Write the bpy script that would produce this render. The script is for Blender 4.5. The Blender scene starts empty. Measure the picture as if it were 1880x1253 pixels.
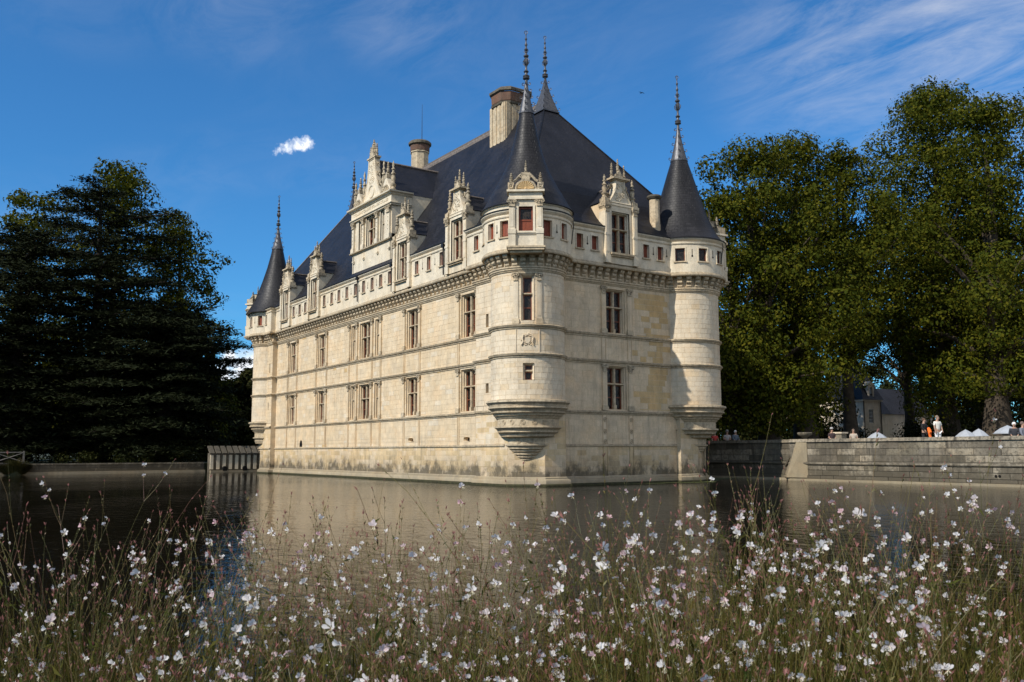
import bpy, bmesh, math, random
import numpy as np
from mathutils import Vector, Matrix
rnd = random.Random(11)
npr = np.random.default_rng(5)
S = bpy.context.scene
COL = S.collection
PI = math.pi
rad = math.radians

# ------------------------------------------------------------------ camera
YAW, PITCH, ROLL = rad(34.2), rad(6.997), rad(0.2)
CAM = Vector((42.487, -29.981, 1.97))
FH = Vector((-math.cos(YAW), math.sin(YAW), 0))
RH = Vector((FH.y, -FH.x, 0))
ZV = Vector((0, 0, 1))
FW = FH*math.cos(PITCH) + ZV*math.sin(PITCH)
UP0 = -FH*math.sin(PITCH) + ZV*math.cos(PITCH)
UP = UP0*math.cos(ROLL) + RH*math.sin(ROLL)
RT = RH*math.cos(ROLL) - UP0*math.sin(ROLL)
cd = bpy.data.cameras.new('camera')
cam = bpy.data.objects.new('camera', cd); COL.objects.link(cam)
cam.matrix_world = Matrix(((RT.x, UP.x, -FW.x, CAM.x), (RT.y, UP.y, -FW.y, CAM.y), (RT.z, UP.z, -FW.z, CAM.z), (0, 0, 0, 1)))
cd.sensor_width = 36; cd.lens = 1650/1880*36
cd.clip_start = 0.05; cd.clip_end = 9000
cd.dof.use_dof = True; cd.dof.focus_distance = 50; cd.dof.aperture_fstop = 13
S.camera = cam

def ground_at(depth, lateral, z=0.0):
    p = CAM + FH*depth + RH*lateral
    return Vector((p.x, p.y, z))

# ------------------------------------------------------------------ light and sky
SUN_AZ, SUN_EL = rad(174), rad(41)
sdir = Vector((math.sin(SUN_AZ)*math.cos(SUN_EL), math.cos(SUN_AZ)*math.cos(SUN_EL), math.sin(SUN_EL)))
sl = bpy.data.lights.new('sun', 'SUN'); sl.energy = 4.2; sl.angle = rad(0.53); sl.color = (1, 0.94, 0.85)
so = bpy.data.objects.new('sun', sl); COL.objects.link(so)
so.rotation_euler = sdir.to_track_quat('Z', 'Y').to_euler()
W = bpy.data.worlds.new('World'); S.world = W; W.use_nodes = True
def build_sky():
    nt = W.node_tree; nt.nodes.clear()
    N, L = nt.nodes.new, nt.links.new
    out = N('ShaderNodeOutputWorld'); bg = N('ShaderNodeBackground'); bg.inputs['Strength'].default_value = 0.14
    sky = N('ShaderNodeTexSky'); sky.sky_type = 'NISHITA'; sky.sun_disc = False
    sky.sun_elevation = SUN_EL; sky.sun_rotation = SUN_AZ; sky.air_density = 1.0; sky.dust_density = 0.35; sky.ozone_density = 2.2; sky.altitude = 60
    tc = N('ShaderNodeTexCoord')
    def math_(op, a, b=None, c=None):
        n = N('ShaderNodeMath'); n.operation = op
        for i, x in enumerate((a, b, c)):
            if x is None: continue
            if isinstance(x, (int, float)): n.inputs[i].default_value = x
            else: L(x, n.inputs[i])
        return n.outputs[0]
    nrm = N('ShaderNodeVectorMath'); nrm.operation = 'NORMALIZE'; L(tc.outputs['Generated'], nrm.inputs[0])
    D = nrm.outputs[0]
    sp = N('ShaderNodeSeparateXYZ'); L(D, sp.inputs[0])
    zz = math_('MAXIMUM', sp.outputs[2], 0.03)
    px, py = math_('DIVIDE', sp.outputs[0], zz), math_('DIVIDE', sp.outputs[1], zz)
    cb = N('ShaderNodeCombineXYZ'); L(px, cb.inputs[0]); L(py, cb.inputs[1])
    # streaked cirrus on a high layer
    mp = N('ShaderNodeMapping'); mp.inputs['Rotation'].default_value = (0, 0, rad(28)); mp.inputs['Scale'].default_value = (1.25, 2.5, 1); L(cb.outputs[0], mp.inputs[0])
    n1 = N('ShaderNodeTexNoise'); n1.inputs['Scale'].default_value = 1.9; n1.inputs['Detail'].default_value = 11; n1.inputs['Roughness'].default_value = 0.68; n1.inputs['Distortion'].default_value = 0.55; L(mp.outputs[0], n1.inputs['Vector'])
    n2 = N('ShaderNodeTexNoise'); n2.inputs['Scale'].default_value = 0.55; n2.inputs['Detail'].default_value = 3; L(cb.outputs[0], n2.inputs['Vector'])
    wv = N('ShaderNodeTexNoise'); wv.inputs['Scale'].default_value = 75; wv.inputs['Detail'].default_value = 5; wv.inputs['Roughness'].default_value = .6; L(D, wv.inputs['Vector'])
    w1 = N('ShaderNodeVectorMath'); w1.operation = 'SUBTRACT'; L(wv.outputs['Color'], w1.inputs[0]); w1.inputs[1].default_value = (.5, .5, .5)
    w2 = N('ShaderNodeVectorMath'); w2.operation = 'MULTIPLY_ADD'; L(w1.outputs[0], w2.inputs[0]); w2.inputs[1].default_value = (.030, .030, .022); L(D, w2.inputs[2])
    WD = w2.outputs[0]
    def blob(v, width, src=None):       # soft patch of sky round a direction
        dp = N('ShaderNodeVectorMath'); dp.operation = 'DOT_PRODUCT'; L(src or D, dp.inputs[0]); dp.inputs[1].default_value = v
        k = 1 - math.cos(width)
        if src is not None:             # warped: measure the chord instead, lengths vary a little
            ds = N('ShaderNodeVectorMath'); ds.operation = 'DISTANCE'; L(src, ds.inputs[0]); ds.inputs[1].default_value = v
            return math_('MAXIMUM', math_('SUBTRACT', 1, math_('DIVIDE', ds.outputs['Value'], width)), 0)
        return math_('POWER', math_('MAXIMUM', math_('SUBTRACT', 1, math_('DIVIDE', math_('SUBTRACT', 1, dp.outputs['Value']), k)), 0), 1.5)
    def pd(x, y):
        v = FW*1650 + RT*(x-940) - UP*(y-626.5); v.normalize(); return tuple(v)
    cover = math_('MAXIMUM', math_('SUBTRACT', n2.outputs[0], 0.5), 0)
    cover = math_('MULTIPLY', cover, 0.35)
    # cirrostratus thickened across the unseen east, added as fill light for the shaded east wall
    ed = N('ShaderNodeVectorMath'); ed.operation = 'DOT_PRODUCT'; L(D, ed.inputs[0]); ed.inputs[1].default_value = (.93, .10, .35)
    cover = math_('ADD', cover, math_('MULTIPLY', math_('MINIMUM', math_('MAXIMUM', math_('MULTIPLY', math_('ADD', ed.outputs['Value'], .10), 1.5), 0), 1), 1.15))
    for (x, y, wd, k) in ((1790, 10, 12, 0.34), (1440, 110, 6, 0.16), (740, 10, 5, 0.10), (420, -40, 6, 0.07)):
        cover = math_('ADD', cover, math_('MULTIPLY', blob(pd(x, y), rad(wd)), k))
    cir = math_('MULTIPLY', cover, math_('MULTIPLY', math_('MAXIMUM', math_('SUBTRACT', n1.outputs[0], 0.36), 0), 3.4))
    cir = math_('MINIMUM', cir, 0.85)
    # little fair-weather puffs
    n3 = N('ShaderNodeTexNoise'); n3.inputs['Scale'].default_value = 105; n3.inputs['Detail'].default_value = 6; n3.inputs['Roughness'].default_value = 0.55; L(D, n3.inputs['Vector'])
    puff = None
    for (x, y, wd, k) in ((560, 266, 0.56, .9), (545, 268, 0.5, .85), (527, 271, 0.46, .8), (512, 272, 0.4, .6), (424, 659, 0.75, 1.0), (411, 663, 0.6, .8), (455, 680, 1.5, 1.0), (405, 697, 1.4, 1.0)  ):
        b = math_('MULTIPLY', blob(pd(x, y), rad(wd), WD), k)
        puff = b if puff is None else math_('MAXIMUM', puff, b)
    pf = math_('MINIMUM', math_('MULTIPLY', math_('POWER', puff, 1.2), math_('ADD', .9, math_('MULTIPLY', n3.outputs[0], 1.6))), .95)
    tint = N('ShaderNodeMix'); tint.data_type = 'RGBA'; tint.blend_type = 'MULTIPLY'; tint.inputs[0].default_value = 1.0
    L(sky.outputs[0], tint.inputs[6]); tint.inputs[7].default_value = (0.24, 0.62, 0.92, 1)
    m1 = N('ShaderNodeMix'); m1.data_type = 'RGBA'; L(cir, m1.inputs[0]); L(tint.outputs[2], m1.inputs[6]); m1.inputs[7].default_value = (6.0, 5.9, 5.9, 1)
    m2 = N('ShaderNodeMix'); m2.data_type = 'RGBA'; L(pf, m2.inputs[0]); L(m1.outputs[2], m2.inputs[6]); m2.inputs[7].default_value = (7.4, 7.6, 8.0, 1)
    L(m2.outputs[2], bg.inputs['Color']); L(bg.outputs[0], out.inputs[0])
build_sky()
S.view_settings.view_transform = 'Standard'; S.view_settings.look = 'None'
S.view_settings.exposure = 0.18; S.view_settings.gamma = 1.0; S.view_settings.use_curve_mapping = False
S.cycles.max_bounces = 6; S.cycles.transparent_max_bounces = 6; S.cycles.caustics_reflective = False; S.cycles.caustics_refractive = False
S.cycles.use_denoising = True

# ------------------------------------------------------------------ materials
MATS = {}
class NT:
    def __init__(s, name):
        s.m = bpy.data.materials.new(name); s.m.use_nodes = True; s.t = s.m.node_tree
        s.b = s.t.nodes['Principled BSDF']; MATS[name] = s.m
    def n(s, kind, **kw):
        n = s.t.nodes.new(kind)
        for k, v in kw.items():
            if k.startswith('i_'): n.inputs[k[2:].replace('_', ' ')].default_value = v
            else: setattr(n, k, v)
        return n
    def l(s, a, b): s.t.links.new(a, b)
    def math(s, op, a, b=None, c=None, clamp=False):
        n = s.n('ShaderNodeMath'); n.operation = op; n.use_clamp = clamp
        for i, x in enumerate((a, b, c)):
            if x is None: continue
            if isinstance(x, (int, float)): n.inputs[i].default_value = x
            else: s.l(x, n.inputs[i])
        return n.outputs[0]
    def pos(s, scale=(1, 1, 1)):
        g = s.n('ShaderNodeNewGeometry'); v = s.n('ShaderNodeVectorMath'); v.operation = 'MULTIPLY'; v.inputs[1].default_value = scale
        s.l(g.outputs['Position'], v.inputs[0]); return v.outputs[0]
    def noise(s, vec, scale, detail=4, rough=.55, dist=0):
        n = s.n('ShaderNodeTexNoise'); n.inputs['Scale'].default_value = scale; n.inputs['Detail'].default_value = detail
        n.inputs['Roughness'].default_value = rough; n.inputs['Distortion'].default_value = dist
        s.l(vec, n.inputs['Vector']); return n.outputs[0]
    def ramp(s, fac, stops):
        r = s.n('ShaderNodeValToRGB'); e = r.color_ramp.elements
        while len(e) < len(stops): e.new(.5)
        for i, (p, c) in enumerate(stops):
            e[i].position = p; e[i].color = (c, c, c, 1) if isinstance(c, (int, float)) else (*c, 1)
        s.l(fac, r.inputs[0]); return r.outputs[0]
    def mix(s, fac, a, b, blend='MIX'):
        n = s.n('ShaderNodeMix', data_type='RGBA', blend_type=blend)
        for i, x in ((0, fac), (6, a), (7, b)):
            if isinstance(x, (int, float)): n.inputs[i].default_value = x
            elif isinstance(x, tuple): n.inputs[i].default_value = (*x, 1) if len(x) == 3 else x
            else: s.l(x, n.inputs[i])
        return n.outputs[2]
    def rand(s):
        g = s.n('ShaderNodeNewGeometry'); o = s.n('ShaderNodeObjectInfo')
        return s.math('FRACT', s.math('ADD', g.outputs['Random Per Island'], o.outputs['Random']))
    def bump(s, h, strength, dist=.02):
        b = s.n('ShaderNodeBump'); b.inputs['Strength'].default_value = strength; b.inputs['Distance'].default_value = dist
        s.l(h, b.inputs['Height']); s.l(b.outputs[0], s.b.inputs['Normal'])
    def col(s, c):
        if isinstance(c, tuple): s.b.inputs['Base Color'].default_value = (*c, 1)
        else: s.l(c, s.b.inputs['Base Color'])
    def set(s, **kw):
        for k, v in kw.items(): s.b.inputs[k.replace('_', ' ')].default_value = v
        return s.m

def plain(name, c, rough=.6, metal=0, var=.15, spec=.4, scale=6):
    t = NT(name); p = t.pos(); f = t.noise(p, scale, 5)
    t.col(t.mix(t.ramp(f, ((.3, 0.0), (.7, 1.0))), tuple(x*(1-var) for x in c), tuple(min(1, x*(1+var)) for x in c)))
    t.set(Roughness=rough, Metallic=metal); t.b.inputs['Specular IOR Level'].default_value = spec
    return t.m

def stone(name, c, c2, grime=.35, water=True, blockvar=.16, lichen=0.0, rough=.88, gcol=(.17, .145, .11)):
    t = NT(name); p = t.pos()
    big = t.noise(p, .28, 4, .6); mid = t.noise(p, 1.7, 5, .6); fine = t.noise(p, 16, 5, .65)
    col = t.mix(t.ramp(big, ((.36, 0.0), (.64, 1.0))), c, c2)
    r = t.rand()
    col = t.mix(1.0, col, t.ramp(r, ((0, (1-blockvar, 1-blockvar, 1-blockvar*1.1)), (.5, (1, .985, .96)), (1, (1+blockvar*.35,)*3))), 'MULTIPLY')
    col = t.mix(1.0, col, t.ramp(mid, ((.3, .82), (.7, 1.07))), 'MULTIPLY')
    col = t.mix(1.0, col, t.ramp(fine, ((.25, .84), (.75, 1.1))), 'MULTIPLY')
    hue = t.noise(p, .9, 3, .5)
    col = t.mix(1.0, col, t.ramp(hue, ((.34, (1.03, .985, .94)), (.5, (1, 1, 1)), (.66, (.955, .965, .99)))), 'MULTIPLY')
    # rain streaks
    st = t.noise(t.pos((2.6, 2.6, .16)), 1.6, 5, .6)
    sm = t.noise(p, .5, 3)
    sf = t.math('MULTIPLY', t.ramp(st, ((.46, 0.0), (.70, 1.0))), t.ramp(sm, ((.36, 0.0), (.62, 1.0))))
    col = t.mix(t.math('MULTIPLY', sf, grime), col, gcol)
    if lichen > 0:
        lf = t.noise(p, 5.5, 6, .7)
        g = t.n('ShaderNodeNewGeometry'); sx = t.n('ShaderNodeSeparateXYZ'); t.l(g.outputs['True Normal'], sx.inputs[0])
        upf = t.math('ADD', lf, t.math('MULTIPLY', t.math('MAXIMUM', sx.outputs[2], 0), .2))
        col = t.mix(t.math('MULTIPLY', t.ramp(upf, ((.46, 0.0), (.66, 1.0))), lichen), col, (.075, .066, .05))
    if water:
        g = t.n('ShaderNodeNewGeometry'); sx = t.n('ShaderNodeSeparateXYZ'); t.l(g.outputs['Position'], sx.inputs[0])
        wn = t.noise(t.pos((1, 1, .7)), 1.1, 6, .7)
        hgt = t.math('SUBTRACT', sx.outputs[2], t.math('MULTIPLY', t.math('SUBTRACT', wn, .42), 4.6))
        col = t.mix(t.ramp(t.math('DIVIDE', hgt, 3.0), ((.08, .86), (.30, .22), (.62, 0.0))), col, (.085, .072, .05))
    t.col(col); t.bump(t.math('ADD', t.math('MULTIPLY', fine, .6), mid), .35, .02)
    t.set(Roughness=rough); t.b.inputs['Specular IOR Level'].default_value = .25
    return t.m

M_CREAM = stone('limestone_pale', (.74, .63, .465), (.70, .58, .415), grime=.22, blockvar=.045)
M_WARM = stone('limestone_warm', (.725, .58, .39), (.685, .54, .35), grime=.25, blockvar=.035)
M_GREY = stone('limestone_grey', (.69, .55, .375), (.72, .57, .375), grime=.4, blockvar=.07)
M_OCHRE = stone('limestone_ochre', (.60, .415, .20), (.66, .475, .245), grime=.2, blockvar=.08)
M_JOINT = stone('mortar', (.68, .555, .38), (.64, .51, .34), grime=.25, blockvar=0)
M_TRIM = stone('moulded_stone', (.64, .525, .36), (.58, .46, .30), grime=.5, lichen=.5, blockvar=.07)
M_CARVE = stone('carved_stone', (.62, .52, .365), (.57, .46, .31), grime=.5, lichen=.85, blockvar=.1, water=False)
M_WHITE = stone('limestone_clean', (.78, .69, .53), (.75, .64, .465), grime=.3, lichen=.14, blockvar=.04, water=False)
M_BASE = stone('limestone_base', (.68, .52, .305), (.64, .48, .275), grime=.5, blockvar=.14)
M_OLD = stone('blackened_stone', (.13, .113, .088), (.24, .207, .155), grime=.95, blockvar=.4, lichen=.85, gcol=(.035, .031, .026))
M_FOOT = stone('footing_stone', (.40, .33, .22), (.34, .28, .19), grime=.5, blockvar=.2, water=False)

def slate(name, c, rough=.42):
    t = NT(name); uv = t.n('ShaderNodeUVMap')
    br = t.n('ShaderNodeTexBrick'); br.offset = .5
    br.inputs['Color1'].default_value = (0.25, .25, .25, 1); br.inputs['Color2'].default_value = (1, 1, 1, 1); br.inputs['Mortar'].default_value = (.0, .0, .0, 1)
    br.inputs['Scale'].default_value = 1; br.inputs['Brick Width'].default_value = .30; br.inputs['Row Height'].default_value = .19; br.inputs['Mortar Size'].default_value = .018; br.inputs['Mortar Smooth'].default_value = .6; br.inputs['Bias'].default_value = -.1
    t.l(uv.outputs[0], br.inputs['Vector'])
    bw = t.n('ShaderNodeRGBToBW'); t.l(br.outputs['Color'], bw.inputs[0])
    p = t.pos(); big = t.noise(t.pos((.8, .8, .25)), .8, 6, .65); fine = t.noise(p, 5, 5, .7)
    col = t.mix(bw.outputs[0], tuple(x*.62 for x in c), tuple(x*1.25 for x in c))
    col = t.mix(1.0, col, t.ramp(big, ((.3, .55), (.72, 1.7))), 'MULTIPLY')
    col = t.mix(t.math('MULTIPLY', t.ramp(fine, ((.6, 0.0), (.78, 1.0))), .35), col, (.13, .125, .11))
    t.col(col)
    t.l(t.math('ADD', rough-.06, t.math('MULTIPLY', bw.outputs[0], .16)), t.b.inputs['Roughness'])
    t.bump(t.math('ADD', bw.outputs[0], t.math('MULTIPLY', fine, .4)), .8, .016)
    t.b.inputs['Specular IOR Level'].default_value = .22
    return t.m
M_SLATE = slate('roof_slate', (.0125, .0125, .0155), .50)
M_SLATE_C = slate('turret_slate', (.0185, .0175, .0185), .44)
M_LEAD = plain('lead', (.10, .10, .105), .5, .5, .3)
M_RIDGE = plain('ridge_lead_weathered', (.14, .115, .095), .7, 0, .4)
M_IRON = plain('black_iron', (.018, .017, .017), .5, .3)
M_WOOD = plain('red_brown_sash_paint', (.17, .045, .018), .5, 0, .25)
M_SHUT = plain('red_shutter_paint', (.21, .045, .016), .55, 0, .22, scale=9)
M_HOLE = plain('near_black_or_hole_shade', (.012, .011, .010), .9, 0, .1, .1)  # near-black; on uncut plates it stands in for the shade inside holes
M_BRICK = stone('chimney_brick', (.20, .10, .065), (.14, .085, .06), grime=.6, lichen=.6, water=False)
def glass():
    t = NT('leaded_glass'); g = t.n('ShaderNodeNewGeometry'); sx = t.n('ShaderNodeSeparateXYZ'); t.l(g.outputs['Position'], sx.inputs[0])
    s = t.math('ADD', sx.outputs[0], sx.outputs[1])
    a = t.math('FRACT', t.math('MULTIPLY', t.math('ADD', s, sx.outputs[2]), 5.2)); b = t.math('FRACT', t.math('MULTIPLY', t.math('SUBTRACT', s, sx.outputs[2]), 5.2))
    lead = t.math('MAXIMUM', t.math('LESS_THAN', a, .11), t.math('LESS_THAN', b, .11))
    ia = t.math('FLOOR', t.math('MULTIPLY', t.math('ADD', s, sx.outputs[2]), 5.2)); ib = t.math('FLOOR', t.math('MULTIPLY', t.math('SUBTRACT', s, sx.outputs[2]), 5.2))
    wn = t.n('ShaderNodeTexWhiteNoise', noise_dimensions='2D'); cx = t.n('ShaderNodeCombineXYZ'); t.l(ia, cx.inputs[0]); t.l(ib, cx.inputs[1]); t.l(cx.outputs[0], wn.inputs['Vector'])
    col = t.mix(wn.outputs[0], (.008, .006, .005), (.045, .032, .022))
    t.col(t.mix(lead, col, (.03, .03, .03)))
    t.l(t.math('ADD', .07, t.math('MULTIPLY', lead, .5)), t.b.inputs['Roughness'])
    t.b.inputs['Specular IOR Level'].default_value = .25
    bm = t.n('ShaderNodeBump'); bm.inputs['Strength'].default_value = .35; bm.inputs['Distance'].default_value = .02
    t.l(t.math('MULTIPLY', wn.outputs[0], t.math('ADD', a, b)), bm.inputs['Height']); t.l(bm.outputs[0], t.b.inputs['Normal'])
    return t.m
M_GLASS = glass()

# ------------------------------------------------------------------ mesh helpers
class MB:
    def __init__(s): s.v = []; s.f = []; s.m = []; s.uv = []
    def face(s, pts, mi=0, uv=None):
        i = len(s.v); s.v += [tuple(p) for p in pts]; s.f.append(tuple(range(i, i+len(pts)))); s.m.append(mi); s.uv.append(uv)
    def box8(s, c, mi=0):
        i = len(s.v); s.v += [tuple(p) for p in c]
        for q in ((3, 2, 1, 0), (4, 5, 6, 7), (0, 1, 5, 4), (1, 2, 6, 5), (2, 3, 7, 6), (3, 0, 4, 7)):
            s.f.append(tuple(i+k for k in q)); s.m.append(mi); s.uv.append(None)
    def fbox(s, P, u0, u1, n0, n1, z0, z1, seg=1, mi=0):
        for k in range(seg):
            a, b = u0+(u1-u0)*k/seg, u0+(u1-u0)*(k+1)/seg
            s.box8([P(a, n0, z0), P(b, n0, z0), P(b, n1, z0), P(a, n1, z0), P(a, n0, z1), P(b, n0, z1), P(b, n1, z1), P(a, n1, z1)], mi)
    def box(s, x0, x1, y0, y1, z0, z1, mi=0):
        s.box8([(x0, y0, z0), (x1, y0, z0), (x1, y1, z0), (x0, y1, z0), (x0, y0, z1), (x1, y0, z1), (x1, y1, z1), (x0, y1, z1)], mi)
    def grid(s, rows, mi=0, close=False, uvs=None):
        i = len(s.v); w = len(rows[0])
        for r in rows: s.v += [tuple(p) for p in r]
        for a in range(len(rows)-1):
            for b in range(w if close else w-1):
                c = (b+1) % w
                s.f.append((i+a*w+b, i+a*w+c, i+(a+1)*w+c, i+(a+1)*w+b)); s.m.append(mi)
                if uvs: s.uv.append((uvs(a, b), uvs(a, b+1), uvs(a+1, b+1), uvs(a+1, b)))
                else: s.uv.append(None)
    def lathe(s, prof, cx, cy, seg=24, a0=0, a1=2*PI, mi=0, uv=False):
        full = abs(a1-a0-2*PI) < 1e-6
        n = seg if full else seg+1
        rows = [[(cx+r*math.cos(a0+(a1-a0)*k/seg), cy+r*math.sin(a0+(a1-a0)*k/seg), z) for k in range(n)] for r, z in prof]
        sl = [0]
        for (r, z), (r2, z2) in zip(prof, prof[1:]): sl.append(sl[-1]+math.hypot(r2-r, z2-z))
        rm = max(r for r, z in prof)*.62
        s.grid(rows, mi, full, (lambda a, b: ((a1-a0)*b/seg*rm, sl[a])) if uv else None)
    def tube(s, pts, rads, seg=6, mi=0, cap=True):
        pts = [Vector(p) for p in pts]; rows = []
        for k, p in enumerate(pts):
            d = (pts[min(k+1, len(pts)-1)]-pts[max(k-1, 0)])
            d = d.normalized() if d.length > 1e-9 else ZV
            a = d.orthogonal() if abs(d.z) > .95 else d.cross(ZV)
            a.normalize(); b = d.cross(a); r = rads[k] if isinstance(rads, (list, tuple)) else rads
            rows.append([p+(a*math.cos(t)+b*math.sin(t))*r for t in (2*PI*j/seg for j in range(seg))])
        s.grid(rows, mi, True)
        if cap:
            s.face(rows[0][::-1], mi); s.face(rows[-1], mi)
    def torus(s, c, e1, e2, R, r, a0=0, a1=2*PI, nR=12, nr=5, mi=0):
        c, e1, e2 = Vector(c), Vector(e1), Vector(e2); e3 = e1.cross(e2); rows = []
        for k in range(nR+1):
            t = a0+(a1-a0)*k/nR; d = e1*math.cos(t)+e2*math.sin(t)
            rows.append([c+d*R+(d*math.cos(q)+e3*math.sin(q))*r for q in (2*PI*j/nr for j in range(nr))])
        s.grid(rows, mi, True)
    def ball(s, c, r, seg=8, mi=0, sz=1.0):
        c = Vector(c)
        s.lathe([(max(1e-4, r*math.sin(PI*k/6)), c.z-r*sz*math.cos(PI*k/6)) for k in range(7)], c.x, c.y, seg, mi=mi)
    def extr(s, poly, f0, f1, mi=0):
        n = len(poly); a = [f0(*p) for p in poly]; b = [f1(*p) for p in poly]
        i = len(s.v); s.v += [tuple(p) for p in a+b]
        s.f.append(tuple(range(i, i+n))); s.f.append(tuple(range(i+2*n-1, i+n-1, -1)))
        for k in range(n): s.f.append((i+k, i+n+k, i+n+(k+1) % n, i+(k+1) % n))
        s.m += [mi]*(n+2); s.uv += [None]*(n+2)
    def sweep(s, path, prof, mi=0):
        """profile (outward offset, z) along a plan path; outward is to the right of travel"""
        P = [Vector(p) for p in path]; rows = []
        for k, p in enumerate(P):
            d0 = (P[k]-P[k-1]).normalized() if k else None
            d1 = (P[k+1]-P[k]).normalized() if k < len(P)-1 else None
            n0 = Vector((d0.y, -d0.x)) if d0 else None; n1 = Vector((d1.y, -d1.x)) if d1 else None
            if n0 is None: m = n1
            elif n1 is None: m = n0
            else:
                m = n0+n1
                m = m/max(.35, m.length_squared)*2 if m.length > .3 else n0
            rows.append([(p.x+m.x*o, p.y+m.y*o, z) for o, z in prof])
        s.grid(rows, mi)
    def build(s, name, mat, parent=None, smooth=None, recalc=True, link=True):
        me = bpy.data.meshes.new(name)
        me.from_pydata(s.v, [], s.f)
        for m in (mat if isinstance(mat, (list, tuple)) else [mat]): me.materials.append(m)
        if any(s.m): me.polygons.foreach_set('material_index', s.m)
        if any(u is not None for u in s.uv):
            ul = me.uv_layers.new(name='UVMap'); dat = []
            for f, u in zip(s.f, s.uv):
                for k in range(len(f)): dat += (u[k] if u else (0, 0))
            ul.data.foreach_set('uv', dat)
        if recalc:
            bm = bmesh.new(); bm.from_mesh(me); bmesh.ops.recalc_face_normals(bm, faces=bm.faces); bm.to_mesh(me); bm.free()
        if smooth:
            me.shade_smooth(); me.set_sharp_from_angle(angle=rad(smooth))
        me.update()
        if not link: return me
        return place(name, me, parent)

def place(name, me, parent=None, M=None):
    o = bpy.data.objects.new(name, me); COL.objects.link(o)
    if parent is not None: o.parent = parent
    if M is not None: o.matrix_basis = M
    return o
def empty(name, loc=(0, 0, 0), parent=None):
    o = bpy.data.objects.new(name, None); o.location = loc; o.empty_display_size = .2; COL.objects.link(o)
    if parent is not None: o.parent = parent
    return o
def tag(o, label=None, cat=None, group=None, kind=None):
    for k, v in (('label', label), ('category', cat), ('group', group), ('kind', kind)):
        if v: o[k] = v
    return o
def frame(ox, oy, deg):
    a = rad(deg); nx, ny = round(math.cos(a), 9), round(math.sin(a), 9); ux, uy = -ny, nx
    return lambda u, n, z: Vector((ox+ux*u+nx*n, oy+uy*u+ny*n, z))
def cylframe(cx, cy, R):
    return lambda u, n, z: Vector((cx+(R+n)*math.cos(u/R), cy+(R+n)*math.sin(u/R), z))
def subtract(u0, u1, z0, z1, ops):
    zs = sorted({z0, z1, *[z for o in ops for z in o[2:4] if z0 < z < z1]}); out = []
    for a, b in zip(zs, zs[1:]):
        iv = [(u0, u1)]
        for o in ops:
            if o[2] < b-1e-6 and o[3] > a+1e-6:
                nv = []
                for p, q in iv:
                    if o[0] > p: nv.append((p, min(q, o[0])))
                    if o[1] < q: nv.append((max(p, o[1]), q))
                iv = [(p, q) for p, q in nv if q-p > 1e-4]
        out += [(p, q, a, b) for p, q in iv]
    return out
def panel(mb, P, u0, u1, z0, z1, ops, n=0, step=99, mi=0):
    for a, b, c, d in subtract(u0, u1, z0, z1, ops):
        k = max(1, int(math.ceil((b-a)/step)))
        mb.grid([[P(a+(b-a)*i/k, n, z) for i in range(k+1)] for z in (c, d)], mi)

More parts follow.
